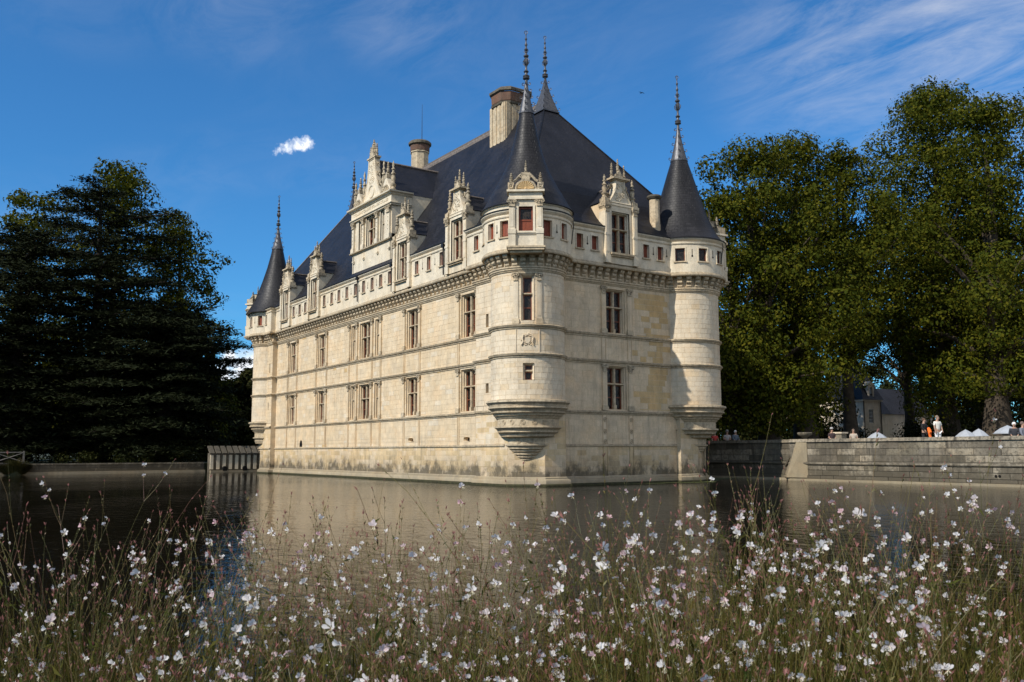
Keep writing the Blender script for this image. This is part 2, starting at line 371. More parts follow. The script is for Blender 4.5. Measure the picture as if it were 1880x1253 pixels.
# ------------------------------------------------------------------ the setting
def big_sheet():
    mb = MB(); mb.face([(-4000, -4000, -1.6), (4000, -4000, -1.6), (4000, 4000, -1.6), (-4000, 4000, -1.6)])
    tag(mb.build('ground', plain('pond_bed', (.05, .045, .03), .9)), kind='structure')
    def grassmat():
        t = NT('shaded_grass'); p = t.pos(); a = t.noise(p, .35, 5); b = t.noise(p, 14, 4, .7)
        c = t.mix(t.ramp(a, ((.35, 0.0), (.65, 1.0))), (.030, .040, .014), (.055, .056, .022))
        t.col(t.mix(1.0, c, t.ramp(b, ((.3, .6), (.7, 1.3))), 'MULTIPLY')); t.bump(b, .8, .05); t.set(Roughness=.95); return t.m
    MG = grassmat(); MATS['grass'] = MG
    # far (left) bank behind its quay wall, the north terrace, the near bank under the camera
    mb = MB(); mb.box(-3500, -50.6, -3000, 3500, -1.6, .93); tag(mb.build('west_bank', MG), kind='structure')
    def gravel():
        t = NT('terrace_gravel'); p = t.pos(); a = t.noise(p, .5, 5); b = t.noise(p, 22, 3)
        c = t.mix(a, (.16, .135, .10), (.24, .205, .15)); t.col(t.mix(1.0, c, t.ramp(b, ((.3, .7), (.7, 1.2))), 'MULTIPLY')); t.set(Roughness=.95); return t.m
    mb = MB(); mb.box(-50.6, 3000, 20.75, 3500, -1.6, 2.13); tag(mb.build('terrace', gravel()), kind='structure')
    mb = MB()
    rows = []
    for j, (d, z) in enumerate(((-400, .55), (-3, .55), (3.2, .55), (4.3, .47), (4.9, .25), (5.5, -.25), (6.2, -1.2))):
        rows.append([ground_at(d+(.25*math.sin(k*1.7)+.15*math.sin(k*.6) if j > 1 else 0), -90+k*4, z) for k in range(46)])
    mb.grid(rows); tag(mb.build('near_bank', MG, smooth=60), kind='structure')
    # water
    t = NT('moat_water'); p = t.pos()
    mp = t.n('ShaderNodeMapping'); mp.inputs['Rotation'].default_value = (0, 0, -math.atan2(RH.y, RH.x)+.25); mp.inputs['Scale'].default_value = (.55, 1.15, 1); t.l(p, mp.inputs[0]); q = mp.outputs[0]
    r1 = t.noise(q, 2.1, 3, .55, .5); r2 = t.noise(q, 6.5, 3, .55, .4); r3 = t.noise(p, .2, 2)
    calm = t.ramp(t.noise(p, .05, 2), ((.42, .25), (.60, 1.0)))
    hgt = t.math('MULTIPLY', t.math('ADD', t.math('ADD', t.math('MULTIPLY', r1, .62), t.math('MULTIPLY', r2, .17)), t.math('MULTIPLY', r3, .3)), calm)
    t.bump(hgt, .75, .075)
    t.col((.007, .0055, .0035)); t.set(Roughness=.05, IOR=1.11); t.b.inputs['Specular IOR Level'].default_value = .5
    mb = MB(); n = 40
    mb.face([(-50.7, -500, 0), (500, -500, 0), (500, 21, 0), (-50.7, 21, 0)])
    tag(mb.build('moat_water', t.m), kind='structure')
big_sheet()

# ------------------------------------------------------------------ the chateau
CH = empty('chateau')
tag(CH, 'pale limestone chateau with slate roofs and corner turrets rising from the water', 'castle')
YW, YS, XW, XS = -.8, -1.25, .9, 1.25           # south wall, its corner strips, east wall, strips
T0, T1, T2 = (0, 0), (0, 12.66), (-43, 0)        # turret axes
R0, R1, R2 = 2.15, 2.3, 2.0
XL, XR = -39.95, -3.7                            # south wall between the strips
Z_BASE, Z_SILL0, Z_B1, Z_SILL1, Z_COR, Z_PAR, Z_EAVE = 2.33, 4.33, 7.4, 9.0, 12.2, 13.22, 15.5
PS, PE = frame(0, YW, -90), frame(XW, 0, 0)
PSs, PEs = frame(0, YS, -90), frame(XS, 0, 0)
C0, C1, C2 = cylframe(0, 0, R0), cylframe(0, 12.66, R1), cylframe(-43, 0, R2)

def arc(c, r, a0, a1, n):
    return [(c[0]+r*math.cos(rad(a0+(a1-a0)*k/n)), c[1]+r*math.sin(rad(a0+(a1-a0)*k/n))) for k in range(n+1)]
def deg(x): return math.degrees(x)
def path_upper(yw, ys, xw, r0, r1, r2, xl=XL, xr=XR):
    p = arc(T2, r2, 140, 360-deg(math.asin(-ys/r2)), 22)
    p += [(xl, ys), (xl, yw), (xr, yw), (xr, ys)]
    p += arc(T0, r0, 180+deg(math.asin(-ys/r0)), 360+deg(math.acos(xw/r0)), 28)
    p += arc(T1, r1, -deg(math.acos(xw/r1)), 150, 26)
    return p
c_, s_ = 1.225, .27
def path_base(o=0.0):
    yw, ys, xw, xs = YW-o, YS-o, XW+o, XS+o
    k = o*.41
    return [(-44.25-o, 4), (-44.25-o, s_+k), (-43+s_-k, ys), (XL+o, ys), (XL+o, yw), (XR-o, yw), (XR-o, ys), (-s_+k, ys), (xs, s_-k),
            (xs, 1.77+o), (xw, 1.77+o), (xw, 10.89-o), (xs, 10.89-o), (xs, 12.66-s_+k), (-.27-k+.6, 12.66+1.4+o), (-3, 12.66+1.4+o)]

S_WIN_U = [(-6.18, -4.48, 'cross'), (-13.65, -11.95, 'cross'), (-23.09, -22.30, 'single'), (-21.5, -19.63, 'cross'), (-18.77, -18.0, 'single'), (-29.9, -28.2, 'cross'), (-36.65, -34.95, 'cross')]
openS = []
for a, b, k in S_WIN_U: openS += [(a, b, 9.12, 11.86), (a, b, 4.46, 7.08)]
openS += [(-5.85, -5.1, 2.58, 2.86), (-13.25, -12.5, 2.62, 2.9)]
openE = [(5.22, 6.74, 9.14, 11.84), (5.24, 6.76, 4.47, 7.10)]
def cu(R, d): return rad(d)*R
w0 = .36
openT0 = [(cu(R0, -35.2)-w0, cu(R0, -35.2)+w0, 9.27, 11.86), (cu(R0, -34.3)-.31, cu(R0, -34.3)+.31, 5.92, 6.86)]
openSs = [(-2.56, -2.28, 9.35, 10.15), (-2.58, -2.28, 5.42, 5.98)]
openSl = [(-40.75, -40.6, 9.4, 10.3), (-40.9, -40.75, 5.9, 6.6)]

# ---- stone skin: courses of ashlar with recessed joints
BLOCKS = []      # (frame, u0,u1,z0,z1, material, curved)
def ashlar(P, u0, u1, z0, z1, ops, ch, wmin, wmax, matf, curved=False, j=.009):
    z = z0; n = max(1, round((z1-z0)/ch)); h = (z1-z0)/n
    for r in range(n):
        a, b = z0+r*h, z0+(r+1)*h
        for p, q, c, d in subtract(u0, u1, a, b, ops):
            u = p-(rnd.random()*wmax*.8 if q-p > wmax else 0)
            while u < q-1e-3:
                w = rnd.uniform(wmin, wmax)
                if q-(u+w) < wmin*.5: w = q-u
                e0, e1 = max(u, p), min(u+w, q)
                if e1-e0 > .03 and d-c > .03:
                    BLOCKS.append((P, e0+j, e1-j, c+j, d-j, matf((e0+e1)/2, (c+d)/2), curved))
                u += w
core = MB()
def m_south(u, z): return 2 if rnd.random() < .004 else (1 if rnd.random() < .93 else 0)
def m_t0(u, z): return 0 if rnd.random() < .95 else 1
def m_east(u, z):
    lim = 8.15 + .5*math.sin(z*2.1)+.25*math.sin(z*5.3)
    if lim < u < 10.25+.15*math.sin(z*3) and 4.4 < z < 11.8: return 2 if rnd.random() < .85 else 1
    return 3 if rnd.random() < .88 else 1
def m_low(u, z): return rnd.choice((1, 1, 4, 4, 4, 3))
for P, a, b, ops, mf in ((PS, XL, XR, openS, m_south), (PSs, XR, -1.6, openSs, m_t0), (PSs, -41.5, XL, openSl, m_south), (PE, 1.77, 10.95, openE, m_east)):
    panel(core, P, a, b, Z_SILL0 if P in (PSs,) else -1.2, Z_PAR, ops, -.008)
    panel(core, P, a, b, Z_PAR, Z_PAR+.02, [], -.008)
    lo = Z_BASE+.02
    ch = .36 if P is PE else .33
    ashlar(P, a, b, lo, Z_COR, ops, ch, .48, .95, mf)
    ashlar(P, a, b, .42, lo, ops, .34, .45, 1.0, m_low)
# strips reach down to the water beside the cut corners
for P, a, b, ops in ((PSs, XR, -s_, []), (PSs, -43+s_, XL, []), (PEs, s_, 1.77, []), (PEs, 10.89, 12.66-s_, [])):
    panel(core, P, a, b, -1.2, Z_SILL0+.6, ops, -.008)
    ashlar(P, a, b, .42, Z_SILL0+.05, ops, .34, .45, .9, m_low)
# cut corners
def chamfer(ax, ay, bx, by):
    d = math.degrees(math.atan2(by-ay, bx-ax))-90; L = math.hypot(bx-ax, by-ay); P = frame(ax, ay, d)
    panel(core, P, 0, L, -1.2, 4.8, [], -.008)
    ashlar(P, 0, L, .42, 4.3, [], .34, .45, .85, m_low)
    return P
PCH = chamfer(-s_, YS, XS, s_)
chamfer(-44.25, s_, -43+s_, YS)
chamfer(XS, 12.66-s_, .33, 12.66+1.4)
# side faces of the strips
for x, y0, y1 in ((XL, YS, YW), (XR, YS, YW)):
    core.face([(x, y0, -1.2), (x, y1, -1.2), (x, y1, Z_PAR), (x, y0, Z_PAR)])
for y, x0, x1, zt in ((1.77, XW, XS, 4.9), (10.89, XW, XS, 4.9)):
    core.face([(x0, y, -1.2), (x1, y, -1.2), (x1, y, zt), (x0, y, zt)])
# turret drums
for Cf, c, R, ops, mf, a0, a1 in ((C0, T0, R0, openT0, m_t0, -150, 70), (C1, T1, R1, [], m_t0, -80, 150), (C2, T2, R2, [], m_t0, -220, -30)):
    panel(core, Cf, cu(R, a0), cu(R, a1), 4.5, Z_PAR, ops, -.008, .22)
    ashlar(Cf, cu(R, a0), cu(R, a1), 4.78, Z_COR, ops, .315, .42, .78, mf, True)
# plain north and west sides
core.face([(-44.2, 0, -1.2), (-44.2, 13.4, -1.2), (-44.2, 13.4, Z_EAVE), (-44.2, 0, Z_EAVE)])
core.face([(-44.2, 13.4, -1.2), (.9, 13.4, -1.2), (.9, 13.4, Z_EAVE), (-44.2, 13.4, Z_EAVE)])
core.build('wall_core', M_JOINT, CH, recalc=False)
BM = [M_CREAM, M_WARM, M_OCHRE, M_GREY, M_BASE]
def block_geo(mb, b):
    P, u0, u1, z0, z1, mi, curved = b
    k = 2 if curved else 1; d = rnd.uniform(-.002, .003); e = .004
    us = [u0+(u1-u0)*i/k for i in range(k+1)]
    rows = [[P(u0 if i == 0 else (u1 if i == k else u), -.02, z0) for i, u in enumerate(us)],
            [P(u+(e if i == 0 else -e if i == k else 0), d, z0+e) for i, u in enumerate(us)],
            [P(u+(e if i == 0 else -e if i == k else 0), d, z1-e) for i, u in enumerate(us)],
            [P(u, -.02, z1) for u in us]]
    mb.grid(rows, mi)
    mb.face([rows[0][0], rows[1][0], rows[2][0], rows[3][0]], mi); mb.face([rows[0][-1], rows[3][-1], rows[2][-1], rows[1][-1]], mi)
def score(b):
    P, u0, u1, z0, z1, mi, cv = b
    um, zm = (u0+u1)/2, (z0+z1)/2; p = P(um, 0, zm); nrm = P(um, 1, zm)-p; v = CAM-p
    return (u1-u0)*(z1-z0)*max(0, nrm.dot(v)/v.length)/v.length_squared
BLOCKS.sort(key=score, reverse=True)
BLOCKS = [b for b in BLOCKS if score(b) > 0]
for b in BLOCKS[:300]:
    mb = MB(); block_geo(mb, (*b[:5], 0, b[6])); mb.build('stone_block', BM[b[5]], CH, recalc=False)
mb = MB()
for b in BLOCKS[300:]: block_geo(mb, b)
tag(mb.build('stone_cladding', BM, CH, recalc=False), kind='stuff')

# ---- mouldings
def mould(name, path, prof, mat=M_TRIM):
    mb = MB(); mb.sweep(path, prof); return mb.build(name, mat, CH, recalc=False, smooth=40)
pu = path_upper(YW, YS, XW, R0, R1, R2)
for z in (Z_SILL1, Z_B1-.02):
    mould('string_course', pu, [(-.02, z-.20), (.05, z-.19), (.06, z-.12), (.13, z-.08), (.15, z-.02), (.17, z), (.12, z+.05), (-.02, z+.07)])
mould('cornice_moulding', pu, [(-.02, Z_COR-.16), (.05, Z_COR-.15), (.07, Z_COR-.08), (.11, Z_COR-.05), (.11, Z_COR+.03), (.16, Z_COR+.06), (.16, Z_COR+.14), (-.02, Z_COR+.16)])
for seg in ([(XL, YW), (XR, YW)], [(-43+s_, YS), (XL, YS)], [(XR, YS), (-1.2, YS)], [(XW, 1.9), (XW, 10.89)]):
    mould('sill_course', seg, [(-.02, 4.14), (.05, 4.15), (.07, 4.22), (.13, 4.25), (.15, 4.33), (.1, 4.37), (-.02, 4.38)])
for seg in ([(XL, YW), (XR, YW)], [(-43+s_, YS), (XL, YS)], [(XR, YS), (-s_-.3, YS)], [(XW, 1.77), (XW, 10.89)]):
    mould('base_course', seg, [(-.02, Z_BASE-.08), (.07, Z_BASE-.07), (.08, Z_BASE+.01), (.03, Z_BASE+.05), (-.02, Z_BASE+.05)])
mould('footing_ledge', path_base(), [(0, .52), (.05, .48), (.06, .40), (.16, .36), (.19, .30), (.19, .12), (.22, .10), (.23, -1.2)], M_FOOT)

mould('algae_band', path_base(), [(.20, .13), (.235, .105), (.25, .05), (.25, -.3)], plain('waterline_algae', (.035, .033, .012), .9, 0, .5))

# ---- cut-corner corbelling under the turrets
CP = [(2.0, 4.9), (2.2, 4.86), (2.42, 4.80), (2.44, 4.70), (2.30, 4.58), (2.26, 4.48), (2.32, 4.44), (2.32, 4.38), (2.2, 4.32), (2.12, 4.22), (2.16, 4.18), (2.14, 4.12), (2.02, 4.06), (1.98, 3.96), (1.9, 3.93), (1.84, 3.82), (1.78, 3.79),
      (1.78, 3.40), (1.93, 3.37), (1.94, 3.29), (1.78, 3.17), (1.74, 3.08), (1.77, 3.04), (1.60, 2.93), (1.55, 2.83), (1.58, 2.80), (1.32, 2.74), (1.25, 2.70), (1.25, 2.38), (1.36, 2.35), (1.35, 2.29), (1.22, 2.18), (1.22, 2.11), (1.10, 2.04), (1.10, 1.97), (.98, 1.86), (.98, 1.79), (.87, 1.70), (.87, 1.63), (.77, 1.55), (.76, 1.48), (.62, 1.40), (.3, 1.38)]
for c, R, a0, a1 in ((T0, R0, -150, 70), (T1, R1, -70, 160), (T2, R2, -240, -20)):
    mb = MB(); f = R/R0
    mb.lathe([(r*f if r > 1.6 else r, z) for r, z in CP], *c, 40, rad(a0), rad(a1))
    cb = mb.build('turret_corbel', M_TRIM, CH, smooth=25, recalc=False)
    if c == T0:
        for rr, zz, angs in ((1.79, 3.59, (-85, -66, -45, -24, -4)), (1.26, 2.54, (-62, -45, -27))):
            for a in angs:
                d = Vector((math.cos(rad(a)), math.sin(rad(a)), 0)); e = Vector((-d.y, d.x, 0)); m2 = MB()
                m2.torus(d*rr+ZV*zz, e, ZV, .13, .022, nR=14); m2.torus(d*rr+ZV*zz, e, ZV, .06, .018, nR=10); m2.build('medallion', M_TRIM, cb, smooth=60)

# ---- corbel table
CORB = [(0, 0), (.10, .02), (.16, .09), (.15, .18), (.12, .22), (.20, .25), (.27, .33), (.26, .43), (.22, .48), (.31, .51), (.38, .60), (.37, .71), (.33, .76), (.42, .78), (.43, .90), (0, .90)]
mb = MB(); mb.extr(CORB, lambda n, z: (n, -.15, z), lambda n, z: (n, .15, z)); CM = mb.build('corbel', M_TRIM, link=False)
def corbel(x, y, a, sc=1.0): place('corbel', CM, CH, Matrix.Translation((x, y, Z_COR+.13)) @ Matrix.Rotation(a, 4, 'Z') @ Matrix.Diagonal((1, sc, 1, 1)))
n = 64
for k in range(n): corbel(XL+.3+(XR-XL-.6)*k/(n-1), YW+.01, -PI/2)
for k in range(3): corbel(-41.3+.48*k, YS+.01, -PI/2)
for k in range(3): corbel(-3.45+.55*k, YS+.01, -PI/2)
n = 15
for k in range(n): corbel(XW-.01, 2.28+(10.35-2.28)*k/(n-1), 0)
for c, R, a0, a1, n in ((T0, R0, -140, 58, 17), (T1, R1, -62, 110, 14), (T2, R2, -215, -42, 12)):
    for k in range(n):
        a = rad(a0+(a1-a0)*k/(n-1)); corbel(c[0]+(R-.01)*math.cos(a), c[1]+(R-.01)*math.sin(a), a)

# ---- attic storey on the corbels
PY, PX = -1.15, 1.5                       # parapet planes (before the shallow ledge)
yp, ysp, xp = YW-.40, YS-.40, XW+.45
RP0, RP1, RP2 = R0+.45, R1+.45, R2+.43
pp = path_upper(yp, ysp, xp, RP0, RP1, RP2, XL+.4, XR-.4)
mould('parapet_ledge', pp, [(-.5, Z_PAR-.17), (.06, Z_PAR-.17), (.10, Z_PAR-.12), (.10, Z_PAR-.03), (.04, Z_PAR+.05), (-.03, Z_PAR+.12)])
PSa, PEa, PSb = frame(0, yp, -90), frame(xp, 0, 0), frame(0, ysp, -90)
D0, D1, D2 = cylframe(0, 0, RP0), cylframe(0, 12.66, RP1), cylframe(-43, 0, RP2)
ATS = [-27.84, -26.27, -24.81, -23.24, -21.62, -20.11, -18.6, -17.15, -15.67, -11.52, -9.82, -8.09, -34.92, -33.43, -32.11]
att = MB(); AW = []
DORM_S, DORM_E = (-5.95, -13.53, -29.9, -36.7), (6.05,)
def attic_wall(P, a, b, cents, z1, step=99, w=.25, zw=(14.08, 15.0), glass=False, gaps=()):
    ops = [(c-w, c+w, *zw) for c in cents]
    panel(att, P, a, b, Z_PAR-.12, z1, ops+list(gaps), 0, step)
    for o in ops: AW.append((P, o, glass))
attic_wall(PSa, XL+.4, XR-.4, [x+.05 for x in ATS], Z_EAVE, gaps=[(x-.8, x+.8, 14.0, 16) for x in DORM_S])
attic_wall(PSb, XR-.4, -1.9, [-3.0], Z_EAVE)
attic_wall(PSb, -41.4, XL+.4, [-40.9], Z_EAVE, w=.16)
attic_wall(PEa, 2.2, 10.3, [2.88, 4.05, 8.2, 9.42], Z_EAVE, zw=(14.0, 14.87), gaps=[(x-.8, x+.8, 13.95, 16) for x in DORM_E])
attic_wall(D0, cu(RP0, -150), cu(RP0, 65), [cu(RP0, a) for a in (-116, -88, -65, -8.5, 19.5)], 15.85, .2, zw=(14.0, 14.95), w=.27, gaps=[(cu(RP0, -36.5)-.5, cu(RP0, -36.5)+.5, 14.1, 15.7)])
attic_wall(D1, cu(RP1, -75), cu(RP1, 150), [cu(RP1, a) for a in (-47, -15.5, 16, 50)], 15.5, .2, zw=(14.0, 14.85), w=.31, glass=True)
attic_wall(D2, cu(RP2, -230), cu(RP2, -30), [cu(RP2, a) for a in (-120, -89.5, -56)], 15.4, .2, zw=(14.0, 14.95))
for x in (XL+.4, XR-.4): att.face([(x, ysp, Z_PAR-.12), (x, yp, Z_PAR-.12), (x, yp, Z_EAVE), (x, ysp, Z_EAVE)])
att.build('attic_wall', M_WHITE, CH, recalc=False)
for i, (P, o, gl) in enumerate(AW):
    u0, u1, z0, z1 = o; mb = MB()
    for a, b, c, d in ((u0, u0, z0, z1), (u1, u1, z0, z1)):
        mb.face([P(a, .02, c), P(a, -.24, c), P(a, -.24, d), P(a, .02, d)])
    for z in (z0, z1): mb.face([P(u0, .02, z), P(u1, .02, z), P(u1, -.24, z), P(u0, -.24, z)])
    for a, b, c, d in ((u0-.07, u0, z0, z1), (u1, u1+.07, z0, z1), (u0-.07, u1+.07, z1, z1+.08)): mb.fbox(P, a, b, -.02, .03, c, d)
    w = mb.build('attic_window', M_WHITE, CH)
    mb = MB(); mb.fbox(P, u0-.1, u1+.1, -.02, .09, z0-.08, z0); mb.build('sill', M_TRIM, w)
    mb = MB()
    if gl:
        mb.face([P(u0, -.19, z0), P(u1, -.19, z0), P(u1, -.19, z1), P(u0, -.19, z1)]); mb.build('pane', M_GLASS, w, recalc=False)
        mb = MB()
        for a, b, c, d in ((u0, u0+.05, z0, z1), (u1-.05, u1, z0, z1), (u0, u1, z0, z0+.05), (u0, u1, z1-.05, z1)): mb.fbox(P, a, b, -.2, -.15, c, d)
        mb.build('sash', M_WOOD, w)
    else:
        um = (u0+u1)/2
        for a, b in ((u0, um-.006), (um+.006, u1)):
            k = MB(); k.fbox(P, a, b, -.22, -.18, z0, z1)
            k.fbox(P, a, b, -.18, -.165, z0+.12, z0+.2); k.fbox(P, a, b, -.18, -.165, z1-.2, z1-.12); k.build('shutter', M_SHUT, w)
        mb.fbox(P, u0, u1, -.235, -.225, z0, z1); mb.build('dark_backing', M_HOLE, w)
# loopholes between the attic windows: uncut, dark plates painted as the holes' shade
LH = [(PSa, x) for x in (-27.05, -25.5, -24.0, -22.4, -20.85, -19.35, -17.85, -16.4, -10.65, -8.95, -34.15, -32.75)] + [(PEa, x) for x in (3.47, 8.82, 9.98)]
LH += [(D0, cu(RP0, a)) for a in (-76.5, 5.5)] + [(D1, cu(RP1, a)) for a in (-31, .8)] + [(D2, cu(RP2, a)) for a in (-72,)]
for P, u in LH:
    mb = MB(); mb.fbox(P, u-.022, u+.022, 0, .006, 14.35, 14.78)
    pts = [(u+.065*math.cos(t*PI/4), 14.33+.065*math.sin(t*PI/4)) for t in range(8)]
    mb.extr(pts, lambda a, b: P(a, 0, b), lambda a, b: P(a, .008, b)); mb.build('loophole_shade_plate', M_HOLE, CH)
pc_full = path_upper(yp, ysp, xp, RP0, RP1, RP2, XL+.4, XR-.4)
def split_path(path, half=1.32):
    """the eaves line broken where the dormers stand through it"""
    out, cur = [], [path[0]]
    for p, q in zip(path, path[1:]):
        cuts = []
        if abs(p[1]-yp) < 1e-6 and abs(q[1]-yp) < 1e-6: cuts = [((x-half, yp), (x+half, yp)) for x in sorted(DORM_S)]
        elif abs(p[0]-xp) < .02 and abs(q[0]-xp) < .02 and abs(q[1]-p[1]) > 3: cuts = [((xp, y-half), (xp, y+half)) for y in DORM_E]
        for c0, c1 in cuts: cur.append(c0); out.append(cur); cur = [c1]
        cur.append(q)
    out.append(cur); return out
EAVE_SEGS = split_path(pc_full)
for pc in EAVE_SEGS:
    mould('attic_string', pc, [(0, 15.10), (.05, 15.11), (.08, 15.16), (.08, 15.20), (0, 15.22)], M_WHITE)
    mould('eaves_cornice', pc, [(0, 15.30), (.04, 15.32), (.10, 15.40), (.14, 15.44), (.14, 15.50), (-.4, 15.52)], M_WHITE)
mb = MB(); mb.lathe([(RP0, 15.5), (RP0+.05, 15.52), (RP0+.02, 15.6), (RP0, 15.62), (RP0, 15.8), (RP0+.09, 15.84), (RP0+.09, 15.9), (1.5, 15.92)], 0, 0, 48); mb.build('turret_cornice', M_WHITE, CH, recalc=False, smooth=40)

# ---- stone cross windows with pilasters
def window(P, u0, u1, z0, z1, kind, parent=CH, name='window', dep=.44, stonem=M_WARM):
    mb = MB(); e = .07
    rects = [(u0, u1, z0, z1, .0), (u0, u1, z0, z1, -.10), (u0+e, u1-e, z0, z1-e, -.13), (u0+e, u1-e, z0, z1-e, -.24), (u0+e*1.7, u1-e*1.7, z0, z1-e*1.7, -.27), (u0+e*1.7, u1-e*1.7, z0, z1-e*1.7, -dep)]
    loops = [[P(a, n, c), P(b, n, c), P(b, n, d), P(a, n, d)] for a, b, c, d, n in rects]
    mb.grid(loops, close=True)
    w = mb.build(name, stonem, parent, recalc=False)
    a, b, c, d = u0+e*1.7, u1-e*1.7, z0, z1-e*1.7
    zt = c+(d-c)*.615; um = (a+b)/2; mw = .075
    us = [(a, um-mw), (um+mw, b)] if kind == 'cross' else [(a, b)]
    zs = [(c, zt-mw*.8), (zt+mw*.8, d)] if kind in ('cross', 'single') else [(c, d)]
    if kind == 'cross':
        m = MB()
        for zz0, zz1 in ((c, zt-mw*.8), (zt+mw*.8, d)):
            m.extr([(um-mw, -dep), (um-mw, -.24), (um-mw*.45, -.17), (um+mw*.45, -.17), (um+mw, -.24), (um+mw, -dep)], lambda x, y: P(x, y, zz0), lambda x, y: P(x, y, zz1))
        m.fbox(P, um-mw*1.35, um+mw*1.35, -dep, -.15, c, c+.26); m.build('mullion', M_TRIM, w)
    if kind in ('cross', 'single'):
        m = MB(); m.extr([(zt-mw*.8, -dep), (zt-mw*.8, -.22), (zt-mw*.3, -.145), (zt+mw*.5, -.145), (zt+mw*.8, -.22), (zt+mw*.8, -dep)], lambda x, y: P(a-e, y, x), lambda x, y: P(b+e, y, x)); m.build('transom', M_TRIM, w)
    for q0, q1 in us:
        for r0, r1 in zs:
            m = MB(); bw = .055
            bars = [(q0, q0+bw, r0, r1), (q1-bw, q1, r0, r1), (q0+bw, q1-bw, r0, r0+bw), (q0+bw, q1-bw, r1-bw, r1)]
            if r1-r0 > 1.2: bars.append((q0+bw, q1-bw, r0+(r1-r0)*.5-.03, r0+(r1-r0)*.5+.03))
            for x in bars: m.fbox(P, x[0], x[1], -dep-.01, -dep+.07, x[2], x[3])
            m.build('sash', M_WOOD, w)
            m = MB(); t = rnd.uniform(-.012, .012); m.face([P(q0, -dep+.02, r0), P(q1, -dep+.02+t, r0), P(q1, -dep+.02+t, r1), P(q0, -dep+.02, r1)]); m.build('pane', M_GLASS, w, recalc=False)
    return w
def capital(mb, P, u, z, w=.19, h=.42, n0=0, n1=.14):
    mb.fbox(P, u-w*.8, u+w*.8, n0, n1-.02, z, z+h*.3)
    mb.extr([(u-w*.75, z+h*.3), (u+w*.75, z+h*.3), (u+w*1.1, z+h*.82), (u-w*1.1, z+h*.82)], lambda a, b: P(a, n0, b), lambda a, b: P(a, n1, b))
    mb.fbox(P, u-w*1.25, u+w*1.25, n0, n1+.04, z+h*.85, z+h)
    mb.fbox(P, u-w*.85, u+w*.85, n0, n1+.02, z-.05, z)
    for s in (-1, 1):
        c = P(u+s*w*.95, n1+.005, z+h*.66); e1 = (P(u+1, 0, z)-P(u, 0, z)).normalized()
        mb.torus(c, e1, ZV, .065, .038, nR=9, nr=5)
    mb.ball(P(u, n1+.03, z+h*.6), .05, 6)
def pilaster(P, u, z0, z1, w=.15, n1=.10, mat=M_WARM, parent=CH):
    mb = MB(); mb.fbox(P, u-w, u+w, -.02, n1, z0+.3, z1-.42)
    mb.fbox(P, u-w*.55, u+w*.55, n1, n1+.012, z0+.45, z1-.6)
    p = mb.build('pilaster', mat, parent)
    mb = MB(); mb.fbox(P, u-w*1.35, u+w*1.35, -.02, n1+.05, z0, z0+.22); mb.fbox(P, u-w*1.18, u+w*1.18, -.02, n1+.03, z0+.22, z0+.3); mb.build('plinth', M_TRIM, p)
    mb = MB(); capital(mb, P, u, z1-.42, w, .42, -.02, n1+.04); mb.build('capital', M_CARVE, p)
    return p
def rib(P, u, z0, z1, w=.14, n1=.03, mat=M_WARM):
    mb = MB(); mb.fbox(P, u-w, u-w+.03, -.02, n1+.025, z0, z1); mb.fbox(P, u+w-.03, u+w, -.02, n1+.025, z0, z1); mb.fbox(P, u-w+.03, u+w-.03, -.02, n1*.4, z0, z1)
    return mb.build('wall_strip', mat, CH)
pil_s = [-6.47, -4.2, -13.93, -11.67, -23.38, -21.9, -19.2, -17.72, -30.18, -27.93, -36.92, -34.68]
for a, b, k in S_WIN_U:
    window(PS, a, b, 9.12, 11.86, k); window(PS, a, b, 4.46, 7.08, k)
for u in pil_s:
    pilaster(PS, u, 9.07, 11.98); pilaster(PS, u, 4.38, 7.18); rib(PS, u, 7.46, 8.78, .1); rib(PS, u, Z_BASE+.06, 4.12, .1)
for wz in ((9.14, 11.84), (4.47, 7.10)): window(PE, 5.22, 6.74, *wz, 'cross', stonem=M_GREY)
for u in (4.98, 7.06):
    pilaster(PE, u, 9.07, 11.98, .17, mat=M_GREY); pilaster(PE, u, 4.38, 7.18, .17, mat=M_GREY); rib(PE, u, 7.46, 8.78, .17, mat=M_GREY); r = rib(PE, u, Z_BASE+.06, 4.12, .17, mat=M_GREY); rib(PE, u, .5, Z_BASE-.1, .17, mat=M_BASE)
    for z in (3.85, 3.15, 2.55):
        mb = MB(); c = PE(u, .045, z); mb.torus(c, (0, 1, 0), (0, 0, 1), .11, .022, nR=14); mb.ball(c, .04, 6); mb.build('medallion', M_TRIM, r, smooth=60)
# turret windows
for o, k in ((openT0[0], 'single'), (openT0[1], 'single')):
    um = (o[0]+o[1])/2; P = frame(math.cos(um/R0)*(R0), math.sin(um/R0)*(R0), math.degrees(um/R0)); h = (o[1]-o[0])/2
    window(P, -h, h, o[2], o[3], k, stonem=M_CREAM, dep=.36)
    if o[2] > 9:
        for s in (-1, 1):
            pilaster(cylframe(0, 0, R0), um+s*.66, 9.07, 12.0, .15, .05, M_CREAM)
            rib(C0, um+s*.66, 7.46, 8.78, .02, .01, M_CREAM)
        mb = MB(); mb.fbox(P, -.5, .5, -.1, .04, 11.93, 12.03); mb.build('lintel_moulding', M_TRIM, CH)
